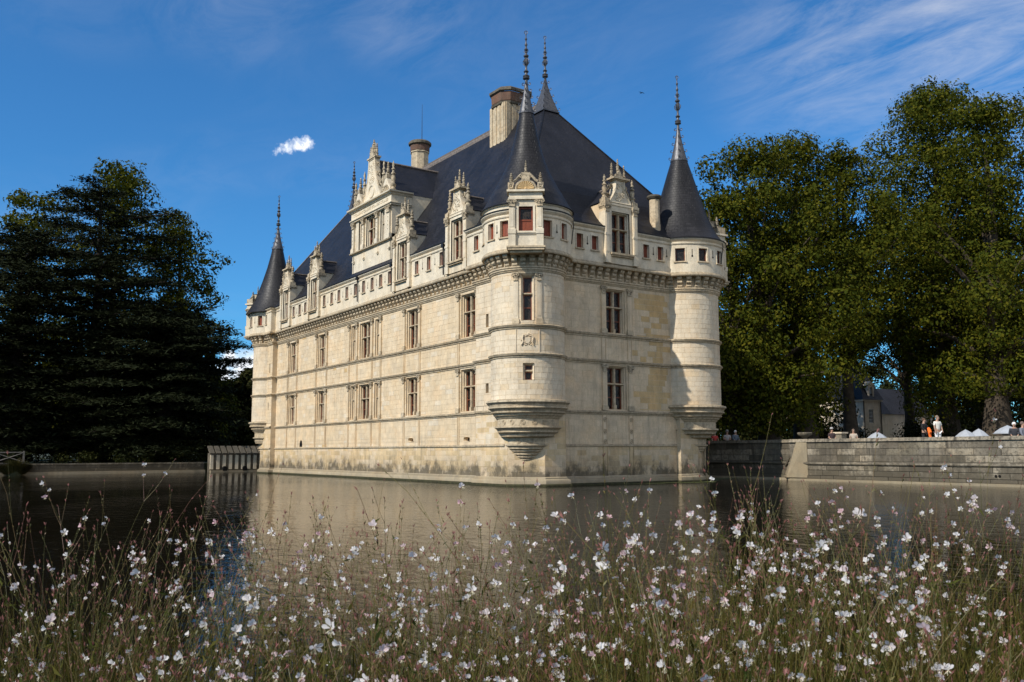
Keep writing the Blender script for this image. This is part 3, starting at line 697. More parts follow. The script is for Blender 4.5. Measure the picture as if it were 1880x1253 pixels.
# carved crest on the front turret
um = cu(R0, -35.2); mb = MB(); PCr = C0
for k in range(46):
    t = rnd.uniform(0, 2*PI); q = rnd.uniform(.2, .36)
    mb.ball(PCr(um+q*math.cos(t), .015, 8.17+q*math.sin(t)), rnd.uniform(.025, .05), 6)
mb.extr([(-.15, .12), (.15, .12), (.15, -.08), (0, -.24), (-.15, -.08)], lambda a, b: PCr(um+a, 0, 8.17+b), lambda a, b: PCr(um+a, .06, 8.17+b))
for s in (-1, 1): mb.tube([PCr(um+s*.34, .03, 7.85), PCr(um+s*.25, .05, 8.05), PCr(um+s*.30, .05, 8.25), PCr(um+s*.2, .05, 8.40)], [.04, .055, .05, .05], 6)
for k in range(5): mb.ball(PCr(um-.12+.06*k, .03, 8.38+.05*(1-abs(k-2)/2)), .04, 6)
mb.build('carved_crest', M_CREAM, CH, smooth=60)
# wall slits, oval cellar lights, arched cellar mouth
for P, o in [(PSs, q) for q in openSs+openSl]:
    mb = MB(); u0, u1, z0, z1 = o
    mb.grid([[P(u0, n, z0), P(u1, n, z0), P(u1, n, z1), P(u0, n, z1)] for n in (0, -.3)], close=True); s = mb.build('wall_slit', M_WARM, CH, recalc=False)
    mb = MB(); mb.face([P(u0, -.29, z0), P(u1, -.29, z0), P(u1, -.29, z1), P(u0, -.29, z1)]); mb.build('dark_backing', M_HOLE, s)
for u, z in ((-5.48, 2.72), (-12.88, 2.76)):
    mb = MB()
    def sup(t, k, n): c, s = math.cos(t), math.sin(t); return PS(u+math.copysign(abs(c)**.55, c)*.37*k, n, z+math.copysign(abs(s)**.55, s)*.14*k)
    mb.grid([[sup(2*PI*i/20, k, n) for i in range(20)] for k, n in ((1.14, -.01), (1.12, .02), (1, .015), (.9, -.3))], close=True)
    s = mb.build('cellar_light', M_WARM, CH, recalc=False)
    mb = MB(); mb.face([PS(u-.4, -.3, z-.2), PS(u+.4, -.3, z-.2), PS(u+.4, -.3, z+.2), PS(u-.4, -.3, z+.2)]); mb.build('dark_backing', M_HOLE, s)
mb = MB(); mb.extr([(-33.65, 2.42), (-33.05, 2.42), (-33.05, 2.7), (-33.14, 2.9), (-33.35, 3.02), (-33.56, 2.9), (-33.65, 2.7)], lambda a, b: PS(a, -.02, b), lambda a, b: PS(a, .012, b)); mb.build('cellar_mouth_shade_plate', M_HOLE, CH)

# ---- roofs
EX0, EX1, EY0, EY1 = -44.95, xp+.12, yp-.12, 14.0
RZ, RY, RX0, RX1 = 26.35, 6.3, -39.1, -6.6
def roof_xy(t):
    return (EX0+(RX0-EX0)*t, EX1+(RX1-EX1)*t, EY0+(RY-EY0)*t, EY1+(RY-EY1)*t)
def roof_z(t): return Z_EAVE+.02+(RZ-Z_EAVE)*(t-.028*math.sin(PI*min(1, t/.22)) if t < .22 else t)
def roof_t_at_z(z):
    lo, hi = 0, 1
    for _ in range(40):
        m = (lo+hi)/2
        if roof_z(m) < z: lo = m
        else: hi = m
    return lo
def south_y(z): return roof_xy(roof_t_at_z(z))[2]
def east_x(z): return roof_xy(roof_t_at_z(z))[1]
mb = MB(); ts = [0, .03, .06, .1, .15, .22, .4, .7, .985]
def spans(a, b, cents, half=1.22):
    out, u = [], a
    for c in sorted(cents): out.append((u, c-half)); u = c+half
    return out+[(u, b)]
for t0, t1 in zip(ts, ts[1:]):
    a, b = roof_xy(t0), roof_xy(t1); z0, z1 = roof_z(t0), roof_z(t1); s0, s1 = t0*13.5, t1*13.5
    low = t1 < .07
    for p, q in (spans(a[0], a[1], DORM_S) if low else [(a[0], a[1])]):
        p1, q1 = (b[0] if p == a[0] else p), (b[1] if q == a[1] else q)
        mb.face([(p, a[2], z0), (q, a[2], z0), (q1, b[2], z1), (p1, b[2], z1)], uv=((p, s0), (q, s0), (q1, s1), (p1, s1)))
    for p, q in (spans(a[2], a[3], DORM_E) if low else [(a[2], a[3])]):
        p1, q1 = (b[2] if p == a[2] else p), (b[3] if q == a[3] else q)
        mb.face([(a[1], p, z0), (a[1], q, z0), (b[1], q1, z1), (b[1], p1, z1)], uv=((p, s0), (q, s0), (q1, s1), (p1, s1)))
    mb.face([(a[1], a[3], z0), (a[0], a[3], z0), (b[0], b[3], z1), (b[1], b[3], z1)], uv=((a[1], s0), (a[0], s0), (b[0], s1), (b[1], s1)))
    mb.face([(a[0], a[3], z0), (a[0], a[2], z0), (b[0], b[2], z1), (b[0], b[3], z1)], uv=((a[3], s0), (a[2], s0), (b[2], s1), (b[3], s1)))
roof = mb.build('main_roof', M_SLATE, CH, recalc=False)
mb = MB(); mb.extr([(-.22, RZ-.34), (.22, RZ-.34), (.2, RZ-.1), (.12, RZ+.06), (.13, RZ+.2), (0, RZ+.28), (-.13, RZ+.2), (-.12, RZ+.06), (-.2, RZ-.1)], lambda a, b: (RX0, RY+a, b), lambda a, b: (RX1, RY+a, b)); mb.build('ridge_crest', M_RIDGE, roof)
for sx, rx, ex in ((1, RX1, EX1), (-1, RX0, EX0)):            # lead hips
    for ey in (EY0, EY1):
        mb = MB(); pts = []
        for t in (.06, .3, .6, .985):
            q = roof_xy(t); pts.append((q[1] if sx > 0 else q[0], q[2] if ey == EY0 else q[3], roof_z(t)+.02))
        mb.tube(pts, .06, 6); mb.build('hip_roll', M_SLATE if sx > 0 else M_RIDGE, roof)
for k, pc in enumerate(EAVE_SEGS):
    g = MB(); g.sweep(pc, [(.10, Z_EAVE+.0), (.17, Z_EAVE+.0), (.18, Z_EAVE+.07), (.08, Z_EAVE+.09)]); g.build('gutter', M_IRON, roof, recalc=False)

FIN = [(1, 0), (.86, .05), (.55, .12), (.42, .2), (.36, .26)]
def finial(cx, cy, z0, r0, zl, ztop, name='finial', parent=None, square=False, ncr=5):
    """flared lead base from z0 (radius r0) to zl, turned shaft to ztop"""
    mb = MB(); seg = 4 if square else 14
    prof = [(r0*1.06, z0-.04), (r0*1.06, z0+.05), (r0*.97, z0+.07)]
    for k in range(1, 9):
        t = k/8; prof.append((max(.085, r0*(1-t)**1.35+.085*t), z0+.07+(zl-z0-.07)*t))
    if square: mb.lathe(prof, cx, cy, 4, PI/4, PI/4+2*PI)
    else: mb.lathe(prof, cx, cy, seg)
    o = mb.build(name, M_LEAD, parent or CH, smooth=25)
    H = ztop-zl; mb = MB(); z = zl
    def P_(*pr): mb.lathe([(r, zl+H*h) for r, h in pr], cx, cy, 10)
    P_((.085, 0), (.10, .02), (.20, .03), (.22, .045), (.17, .06), (.20, .075), (.21, .09), (.12, .105), (.09, .12), (.085, .15), (.14, .165), (.16, .18), (.10, .195), (.075, .22), (.06, .27), (.09, .30), (.14, .345), (.15, .38), (.10, .43), (.07, .45), (.13, .465), (.165, .48), (.165, .495), (.09, .51),
        (.06, .54), (.055, .58), (.11, .60), (.12, .62), (.06, .64), (.05, .68), (.09, .70), (.09, .72), (.045, .74), (.04, .80), (.075, .815), (.08, .83), (.035, .845), (.03, .90), (.05, .92), (.02, .95), (.012, 1.0))
    for k in range(4):          # pierced cage on the shaft and cresting leaves
        a = k*PI/2+.4; d = Vector((math.cos(a), math.sin(a), 0)); c = Vector((cx, cy, 0))
        mb.tube([c+d*.1+ZV*(zl+H*.30), c+d*.21+ZV*(zl+H*.345), c+d*.22+ZV*(zl+H*.385), c+d*.1+ZV*(zl+H*.44)], [.02, .028, .028, .02], 5)
        mb.tube([c+d*.05+ZV*(zl+H*.55), c+d*.14+ZV*(zl+H*.575), c+d*.17+ZV*(zl+H*.60)], [.025, .022, .012], 5)
    mb.torus(Vector((cx, cy, zl+H*.955)), RH, ZV, .10, .022, rad(-40), rad(220), 10, 5)
    mb.build('shaft', M_LEAD, o, smooth=40)
    for k in range(ncr):        # curled crockets up the lead base
        t = (k+.25)/ncr; r = max(.09, r0*(1-t)**1.35+.085*t); zc = z0+.1+(zl-z0)*t
        for q in range(4):
            a = q*PI/2+PI/4; d = Vector((math.cos(a), math.sin(a), 0)); m2 = MB()
            m2.torus(Vector((cx, cy, zc))+d*(r+.075), d, ZV, .075, .026, rad(-170), rad(120), 8, 5); m2.build('crocket', M_LEAD, o)
    return o
def turret_roof(c, prof, seg=64):
    mb = MB(); mb.lathe(prof, *c, seg, uv=True); return mb.build('turret_roof', M_SLATE_C, CH, smooth=30, recalc=False)
q = turret_roof(T0, [(2.66, 15.86), (2.78, 15.9), (2.62, 16.12), (2.36, 16.55), (2.13, 17.0), (1.86, 17.45), (1.6, 17.96), (1.36, 18.45), (1.16, 18.95), (.98, 19.5), (.83, 20.1), (.71, 20.6), (.60, 21.15), (.50, 21.65), (.43, 22.1)])
finial(0, 0, 22.1, .45, 24.2, 27.4, parent=q)
q = turret_roof(T1, [(2.7, 15.46), (2.95, 15.5), (2.72, 15.68), (2.45, 16.05), (2.2, 16.5), (1.78, 17.45), (1.32, 18.95), (.82, 20.6), (.55, 21.45)])
finial(0, 12.66, 21.45, .56, 24.0, 27.6, parent=q)
q = turret_roof(T2, [(2.6, 15.3), (2.85, 15.33), (2.6, 15.7), (2.35, 16.15), (2.07, 16.7), (1.72, 17.6), (1.38, 18.6), (.97, 19.97), (.70, 21.1), (.52, 21.95)])
finial(-43, 0, 21.95, .54, 24.3, 27.5, parent=q)
finial(RX1, RY, RZ-.75, .95, 28.2, 31.4, parent=roof, square=True)
finial(RX0, RY, RZ-.55, .6, 28.2, 31.1, parent=roof, square=True)

# ---- carved pinnacles
PIN = [(.16, 0), (.17, .05), (.12, .07), (.11, .14), (.15, .17), (.17, .21), (.13, .24), (.09, .27), (.11, .36), (.13, .44), (.10, .50), (.07, .53), (.12, .56), (.12, .59), (.07, .62), (.06, .68), (.10, .71), (.10, .74), (.05, .77), (.05, .81), (.075, .85), (.06, .90), (.02, .97), (.004, 1)]
def pinnacle(p, h, r, parent, square=True):
    mb = MB(); mb.lathe([(k*r/.16, p.z+h*z) for k, z in PIN], p.x, p.y, 10)
    return mb.build('pinnacle', M_CARVE, parent, smooth=35)
def scroll(mb, P, u, n, z, s, R=.28):
    e1 = (P(u+1, n, z)-P(u, n, z)).normalized()*s
    for k in range(2): mb.torus(P(u, n-.08-.1*k, z), e1, ZV, R*.62, R*.26, rad(-120), rad(200), 12, 6)
    mb.ball(P(u, n-.13, z), R*.3, 7)
    mb.tube([P(u+s*R*.5, n-.13, z-R*.5), P(u+s*R*1.5, n-.13, z-R*1.5), P(u+s*R*1.9, n-.13, z-R*2.5)], [R*.3, R*.24, R*.14], 6)

def dormer(P, uc, back_at, name='dormer', zs=14.05, zt=16.78, hw=.72, zbot=Z_PAR+.1, gt=18.6):
    """P with n=0 on the parapet plane; back_at(z) is the roof's distance behind that plane at height z"""
    D = MB(); bw = hw+.62; n1 = .10
    for a, b, c, d in subtract(uc-bw+.42, uc+bw-.42, zbot, 17.08, [(uc-hw, uc+hw, zs, zt)]): D.fbox(P, a, b, -.5, n1, c, d)
    d = D.build(name, M_WHITE, CH)
    # cheeks running back into the slope
    for s in (-1, 1):
        mb = MB(); u = uc+s*(bw-.12)
        pts = [(-.05, zbot), (n1-.02, zbot), (n1-.02, 17.08), (-back_at(17.08)-.1, 17.08), (-back_at(15.7)-.1, 15.6)]
        mb.extr([(a, b) for a, b in pts], lambda a, b: P(u-.07, a, b), lambda a, b: P(u+.07, a, b))
        mb.build('cheek', M_GREY if P is PEa else M_WHITE, d)
    w = window(P_shift(P, n1), uc-hw, uc+hw, zs, zt, 'cross', d, 'stone_frame', .42, M_WHITE)
    # flatten to two levels below the dormer
    for ch in list(w.children): ch.parent = d
    for s in (-1, 1):
        u = uc+s*(bw-.21); mb = MB()
        mb.fbox(P, u-.21, u+.21, -.4, n1+.13, zbot, zbot+.5); mb.fbox(P, u-.17, u+.17, -.4, n1+.10, zbot+.5, 16.55); mb.fbox(P, u-.11, u+.11, n1+.10, n1+.125, zbot+.7, 16.35); mb.fbox(P, u-.2, u+.2, -.4, n1+.14, 15.05, 15.18)
        mb.build('pilaster', M_WHITE, d)
        mb = MB(); capital(mb, P, u, 16.55, .19, .36, -.4, n1+.14); mb.build('capital', M_CARVE, d)
        mb = MB(); mb.fbox(P, u-.24, u+.24, -.38, n1+.2, 16.9, 17.05); mb.fbox(P, u-.19, u+.19, -.3, n1+.12, 17.05, 17.35); mb.build('pinnacle_base', M_CARVE, d)
        pinnacle(P(u, -.06, 17.35), 1.55, .2, d)
    mb = MB(); mb.fbox(P, uc-hw-.2, uc+hw+.2, -.1, n1+.22, zs-.14, zs-.02); mb.fbox(P, uc-hw-.12, uc+hw+.12, -.1, n1+.14, zs-.24, zs-.14); mb.build('sill', M_TRIM, d)
    mb = MB(); mb.fbox(P, uc-bw+.42, uc+bw-.42, -.45, n1+.05, 16.98, 17.1); mb.build('lintel_moulding', M_WHITE, d)
    # concave-sided gable with a sunk carved field
    half = [(hw+.22, 17.1), (hw+.16, 17.28), (hw-.02, 17.52), (hw-.18, 17.8), (hw-.28, 18.1), (hw-.32, gt-.15), (hw-.32, gt)]
    out = [(uc+x, z) for x, z in half]+[(uc-x, z) for x, z in half[::-1]]
    mb = MB(); mb.extr(out, lambda a, b: P(a, -.32, b), lambda a, b: P(a, n1, b)); g = mb.build('gable', M_WHITE, d)
    mb = MB()
    for s in (-1, 1): mb.tube([P(uc+s*(x-.07), n1+.01, z+.04) for x, z in half], .05, 5)
    mb.tube([P(uc-hw-.1, n1+.01, 17.17), P(uc+hw+.1, n1+.01, 17.17)], .05, 5); mb.build('gable_moulding', M_WHITE, d)
    mb = MB()
    for k in range(26):
        z = rnd.uniform(17.32, gt-.2); lim = max(.12, hw-.16-(z-17.2)*.30); u = rnd.uniform(-lim, lim)
        e1 = (P(1, 0, 0)-P(0, 0, 0)).normalized(); mb.torus(P(uc+u, n1+.012, z), e1, ZV, rnd.uniform(.05, .09), .024, rnd.uniform(0, 6), rnd.uniform(8, 11), 8, 4)
    mb.build('carved_field', M_WHITE, d)
    mb = MB(); mb.fbox(P, uc-hw+.05, uc+hw-.05, -.38, n1+.2, gt+.06, gt+.17); mb.fbox(P, uc-hw+.16, uc+hw-.16, -.34, n1+.11, gt, gt+.06); mb.build('gable_cornice', M_TRIM, d)
    mb = MB(); mb.extr([(uc-.3, gt+.17), (uc+.3, gt+.17), (uc+.12, gt+.5), (uc, gt+.75), (uc-.12, gt+.5)], lambda a, b: P(a, -.2, b), lambda a, b: P(a, n1, b))
    for s in (-1, 1): scroll(mb, P, uc+s*.22, n1+.05, gt+.36, s, .13)
    mb.build('crowning_niche', M_CARVE, d)
    for du, h, b in ((-.5, 1.0, .17), (.5, 1.0, .17), (0, .95, .55)): pinnacle(P(uc+du, -.1, gt+b), h, .12, d)
    for s in (-1, 1):
        mb = MB(); scroll(mb, P, uc+s*(hw-.14), -.02, 18.25, s, .2); scroll(mb, P, uc+s*(hw+.08), -.02, 17.65, s, .17); mb.build('scroll', M_CARVE, d, smooth=50)
    # little slate roof behind
    rz, ez = 18.35, 17.12; mb = MB(); bk, be = back_at(rz)+.3, back_at(ez)+.25
    for s in (-1, 1):
        ue = uc+s*(bw+.02); L = math.hypot(bw, rz-ez)
        mb.face([P(ue, -.3, ez), P(uc, -.3, rz), P(uc, -bk, rz), P(ue, -be, ez)], uv=((0, 0), (0, L), (bk, L), (be, 0)))
    mb.face([P(uc-bw, -.3, ez), P(uc+bw, -.3, ez), P(uc, -.3, rz)])
    mb.build('dormer_roof', M_SLATE, d, recalc=False)
    mb = MB(); mb.tube([P(uc, -.3, rz+.03), P(uc, -bk, rz+.03)], .08, 6); mb.build('dormer_ridge', M_RIDGE, d)
    return d
def P_shift(P, dn): return lambda u, n, z: P(u, n+dn, z)
bs = lambda z: south_y(z)-yp
be_ = lambda z: xp-east_x(z)
for x in DORM_S: dormer(PSa, x, bs)
dormer(PEa, 6.05, be_, zs=14.0, zt=16.6)

# ---- the great central dormer of the south front
def grand():
    P = frame(0, -.75, -90); a, b, zb, zsill, zt, ze, zc = -23.25, -16.35, 16.4, 17.7, 20.15, 20.2, 21.2
    uc = (a+b)/2; back = lambda z: south_y(z)+.75
    wins = [(-22.15, -21.5, 'single'), (-20.75, -19.0, 'cross'), (-18.25, -17.55, 'single')]
    ops = [(u0, u1, zsill+.08, zt) for u0, u1, k in wins]
    D = MB()
    for q in subtract(a+.1, b-.1, zb-.3, zc-.1, ops): D.fbox(P, q[0], q[1], -.45, 0, q[2], q[3])
    d = D.build('grand_dormer', M_WHITE, CH)
    for u0, u1, k in wins:
        w = window(P, u0, u1, zsill+.08, zt, k, d, 'stone_frame', .40, M_WHITE)
        for ch in list(w.children): ch.parent = d
    for u in (a+.3, -21.1, -18.62, b-.32):
        e = .34 if u > -17 else .24; mb = MB(); n1 = .16
        mb.fbox(P, u-e*.7, u+e*.7, -.4, n1, zsill+.42, ze-.48); mb.fbox(P, u-e, u+e, -.4, n1+.07, zsill, zsill+.34); mb.fbox(P, u-e*.85, u+e*.85, -.4, n1+.04, zsill+.34, zsill+.42)
        for k in range(5): mb.ball(P(u, n1, zsill+.75+k*.3), .055, 6)
        mb.build('pilaster', M_WHITE, d)
        mb = MB(); capital(mb, P, u, ze-.48, e*.85, .48, -.4, n1+.06); mb.build('capital', M_CARVE, d)
        mb = MB(); mb.fbox(P, u-.14, u+.14, -.1, .13, 16.95, 17.06); mb.fbox(P, u-.1, u+.1, -.1, .09, 16.86, 16.95); mb.fbox(P, u-.03, u+.03, -.1, .03, 17.06, 17.5); mb.build('bracket', M_WHITE, d)
    ring = [(a, -.75+.45), (a, -.75), (b, -.75), (b, -.75+1.6)]
    pr = lambda x: [(p[0], p[1]) for p in x]
    mb = MB(); mb.sweep(pr(ring), [(-.1, zsill-.22), (.04, zsill-.2), (.06, zsill-.12), (.2, zsill-.06), (.22, zsill+.02), (-.1, zsill+.03)]); mb.build('sill', M_TRIM, d, recalc=False)
    mb = MB(); mb.sweep(pr(ring), [(-.1, ze), (.14, ze+.01), (.16, ze+.1), (.24, ze+.14), (.24, ze+.2), (.12, ze+.24), (.12, zc-.24), (.2, zc-.2), (.26, zc-.1), (.40, zc-.04), (.42, zc+.06), (-.3, zc+.1)]); mb.build('entablature', M_WHITE, d, recalc=False)
    mb = MB(); e1 = Vector((1, 0, 0))
    for k in range(24):
        u = a+.5+(b-a-1)*k/23; mb.torus(P(u, .13, ze+.52), e1, ZV, .09, .03, .3+k, 5+k, 8, 4)
    mb.build('carved_frieze', M_WHITE, d)
    mb = MB(); mb.extr([(-.0, zb-.3), (-.0, zc), (-back(zc)-.2, zc), (-back(zb)-.2, zb-.3)], lambda n, z: P(b-.2, n, z), lambda n, z: P(b+.02, n, z)); mb.build('cheek', M_WHITE, d); mb = MB(); mb.extr([(-.0, zb-.3), (-.0, zc), (-back(zc)-.2, zc), (-back(zb)-.2, zb-.3)], lambda n, z: P(a-.02, n, z), lambda n, z: P(a+.2, n, z)); mb.build('cheek', M_WHITE, d)
    # tall concave gable
    half = [(1.75, zc+.1), (1.55, zc+.35), (1.25, zc+.8), (1.0, zc+1.3), (.8, zc+1.9), (.66, zc+2.5), (.58, zc+3.1), (.55, zc+3.45)]
    mb = MB(); mb.extr([(uc+x, z) for x, z in half]+[(uc-x, z) for x, z in half[::-1]], lambda u, z: P(u, -.35, z), lambda u, z: P(u, .05, z)); mb.build('gable', M_WHITE, d)
    mb = MB()
    for s in (-1, 1): mb.tube([P(uc+s*(x-.06), .06, z) for x, z in half], .055, 5)
    mb.torus(P(uc, .06, zc+.85), e1, ZV, .48, .06, nR=20); mb.build('gable_moulding', M_WHITE, d)
    mb = MB()
    for k in range(40):
        z = rnd.uniform(zc+1.45, zc+3.2); u = rnd.uniform(-.45, .45); mb.torus(P(uc+u, .055, z), e1, ZV, rnd.uniform(.05, .1), .025, 0, 5, 7, 4)
    mb.build('carved_field', M_WHITE, d)
    mb = MB(); mb.fbox(P, uc-.72, uc+.72, -.4, .16, zc+3.48, zc+3.6); mb.fbox(P, uc-.62, uc+.62, -.36, .1, zc+3.38, zc+3.48); mb.extr([(uc-.5, zc+3.6), (uc+.5, zc+3.6), (uc+.2, zc+4.1), (uc, zc+4.4), (uc-.2, zc+4.1)], lambda u, z: P(u, -.25, z), lambda u, z: P(u, .08, z)); mb.build('crowning_niche', M_CARVE, d)
    for du, z, h, r in ((-.55, zc+3.6, 1.05, .13), (.55, zc+3.6, 1.05, .13), (0, zc+4.1, 1.0, .15), (-.25, zc+3.6, 1.2, .12), (.25, zc+3.6, 1.2, .12)): pinnacle(P(uc+du, -.1, z), h, r, d)
    for s in (-1, 1):      # side shell gables with pinnacles
        uu = uc+s*2.45; mb = MB()
        mb.extr([(uu-.8, zc+.1), (uu+.8, zc+.1), (uu+.7, zc+.45), (uu+.42, zc+.8), (uu+.2, zc+1.2), (uu, zc+1.75), (uu-.2, zc+1.2), (uu-.42, zc+.8), (uu-.7, zc+.45)], lambda u, z: P(u, -.3, z), lambda u, z: P(u, .03, z))
        mb.build('side_gable', M_WHITE, d)
        mb = MB(); mb.torus(P(uu, .05, zc+.15), e1, ZV, .55, .07, 0, PI, 12)
        for k in range(5): mb.tube([P(uu, .03, zc+.2), P(uu+.44*math.cos(rad(30+k*30)), .08, zc+.2+.4*math.sin(rad(30+k*30)))], [.04, .07], 5)
        mb.build('shell', M_CARVE, d)
        for du, z, h, r in ((s*.88, zc+.1, 2.35, .22), (-s*.72, zc+.35, 2.6, .2), (0, zc+1.55, 1.1, .15)):
            mb = MB(); q = P(uu+du, -.15, z); mb.box(q.x-.2, q.x+.2, q.y-.2, q.y+.2, z-.25, z+.02); mb.build('pinnacle_base', M_CARVE, d)
            pinnacle(q, h, r, d)
        mb = MB(); scroll(mb, P, uc+s*1.15, .02, zc+1.35, s, .28); scroll(mb, P, uc+s*.85, .02, zc+2.2, s, .2); scroll(mb, P, uc+s*.7, .02, zc+2.95, s, .15); mb.build('scroll', M_CARVE, d, smooth=50)
    rz, ez = 24.55, zc; mb = MB(); bk, be = back(rz)+.4, back(ez)+.3; hw = (b-a)/2+.05
    for s in (-1, 1):
        L = math.hypot(hw, rz-ez)
        mb.face([P(uc+s*hw, -.35, ez), P(uc, -.35, rz), P(uc, -bk, rz), P(uc+s*hw, -be, ez)], uv=((0, 0), (0, L), (bk, L), (be, 0)))
    mb.face([P(uc-hw, -.36, ez), P(uc+hw, -.36, ez), P(uc, -.36, rz)]); mb.build('dormer_roof', M_SLATE, d, recalc=False)
    mb = MB(); mb.tube([P(uc, -.3, rz+.03), P(uc, -bk, rz+.03)], .11, 6); mb.build('dormer_ridge', M_RIDGE, d)
grand()

# ---- shell-crowned dormer on the front turret
def turret_dormer(c, ang, Rp, full=True, k=1.0, zb=Z_PAR-.05):
    a = rad(ang); P = frame(c[0]+(Rp-.18)*math.cos(a), c[1]+(Rp-.18)*math.sin(a), ang); n1 = .52
    D = MB()
    for q in subtract(-.66, .66, zb+.12, 16.0, [(-.40, .40, 14.18, 15.58)]): D.fbox(P, q[0], q[1], -1.2, n1, q[2], q[3])
    d = D.build('turret_dormer', M_WHITE, CH)
    mb = MB(); mb.grid([[P(x0, n, z0), P(x1, n, z0), P(x1, n, z1), P(x0, n, z1)] for x0, x1, z0, z1, n in ((-.52, .52, 14.1, 15.7, n1+.05), (-.40, .40, 14.18, 15.58, n1+.04), (-.40, .40, 14.18, 15.58, n1-.2))], close=True); mb.build('window_surround', M_WHITE, d)
    mb = MB()
    for x0, x1, z0, z1 in ((-.4, -.31, 14.18, 15.58), (.31, .4, 14.18, 15.58), (-.31, .31, 15.46, 15.58), (-.31, .31, 14.78, 14.86), (-.31, .31, 14.18, 14.24)): mb.fbox(P, x0, x1, n1-.2, n1-.12, z0, z1)
    for x0, x1 in ((-.31, -.006), (.006, .31)): mb.fbox(P, x0, x1, n1-.19, n1-.15, 14.24, 14.78)
    mb.build('red_casement', M_SHUT, d)
    mb = MB(); mb.face([P(-.31, n1-.17, 14.86), P(.31, n1-.17, 14.86), P(.31, n1-.17, 15.46), P(-.31, n1-.17, 15.46)]); mb.build('pane', M_GLASS, d)
    for s in (-1, 1):
        mb = MB(); u = s*.78; mb.fbox(P, u-.2, u+.2, -1.0, n1+.14, zb+.1, 14.0); mb.fbox(P, u-.22, u+.22, -1, n1+.17, 14.0, 14.28); mb.fbox(P, u-.16, u+.16, -1, n1+.1, 14.28, 15.62); mb.fbox(P, u-.1, u+.1, n1+.1, n1+.12, 14.4, 15.5); mb.build('pilaster', M_WHITE, d)
        mb = MB(); capital(mb, P, u, 15.62, .2, .36, -1, n1+.15); mb.build('capital', M_CARVE, d)
    mb = MB(); mb.fbox(P, -1.02, 1.02, -1.1, n1+.2, 13.08, 13.2); mb.fbox(P, -1.08, 1.08, -1.1, n1+.24, 13.2, zb+.13); mb.fbox(P, -.9, .9, -1.1, n1+.06, 12.94, 13.08); mb.build('base_moulding', M_TRIM, d)
    mb = MB(); mb.fbox(P, -.58, .58, -.2, n1+.1, 14.06, 14.13); mb.fbox(P, -.58, .58, -.2, n1+.05, 13.98, 14.06); mb.build('sill', M_WHITE, d)
    mb = MB(); mb.fbox(P, -.98, .98, -1.2, n1+.12, 15.98, 16.1); mb.fbox(P, -.94, .94, -1.2, n1+.06, 16.1, 16.4); mb.fbox(P, -1.06, 1.06, -1.25, n1+.22, 16.4, 16.52); mb.build('entablature', M_WHITE, d)
    e1 = (P(1, 0, 0)-P(0, 0, 0)).normalized(); zc = 16.55
    pts = [(.62*math.cos(t*PI/12), zc+.58*math.sin(t*PI/12)) for t in range(13)]
    mb = MB(); mb.extr(pts, lambda u, z: P(u, -.2, z), lambda u, z: P(u, n1-.12, z)); mb.torus(P(0, n1-.06, zc), e1, ZV*.95, .58, .085, 0, PI, 16, 6)
    mb.build('pediment', M_CARVE, d)
    mb = MB()
    for t in range(11):
        th = rad(9+t*16.2); mb.tube([P(0, n1-.1, zc+.06), P(.24*math.cos(th), n1-.04, zc+.06+.23*math.sin(th)), P(.47*math.cos(th), n1-.02, zc+.06+.44*math.sin(th))], [.02, .045, .07], 6)
    mb.ball(P(0, n1-.05, zc+.07), .09, 8); mb.build('shell', M_OCHRE, d, smooth=50)
    for s in (-1, 1):
        mb = MB(); mb.fbox(P, s*.83-.17, s*.83+.17, -.1, n1+.05, zc-.03, zc+.42)
        mb.torus(P(s*.83, n1+.07, zc+.2), e1, ZV, .12, .04, nR=12); mb.ball(P(s*.83, n1+.08, zc+.2), .05, 7); mb.build('acroterion', M_CARVE, d)
        pinnacle(P(s*.83, -.0, zc+.42), .75, .15, d)
        mb = MB(); mb.tube([P(s*.68, n1-.1, zc+.5), P(s*.52, n1-.1, zc+.62), P(s*.38, n1-.1, zc+.8), P(s*.2, n1-.1, zc+.98)], [.07, .08, .07, .06], 6); scroll(mb, P, s*.28, n1, zc+.82, s, .12); mb.build('scroll', M_CARVE, d, smooth=50)
    mb = MB(); mb.extr([(-.24, zc+.6), (.24, zc+.6), (.2, zc+.95), (.26, zc+1.02), (-.26, zc+1.02), (-.2, zc+.95)], lambda u, z: P(u, -.2, z), lambda u, z: P(u, n1-.05, z)); mb.build('crowning_block', M_CARVE, d)
    pinnacle(P(0, .05, zc+1.02), .85, .1, d)
    mb = MB(); L = Rp*.8
    for s in (-1, 1): mb.face([P(s*.95, .0, 16.5), P(0, .0, 17.15), P(0, -L, 17.15), P(s*.95, -L, 16.5)], uv=((0, 0), (0, 1), (L, 1), (L, 0)))
    mb.build('dormer_roof', M_SLATE, d, recalc=False)
turret_dormer(T0, -36.5, RP0)
turret_dormer(T1, 84, RP1-.15)
turret_dormer(T2, -145, RP2-.1)

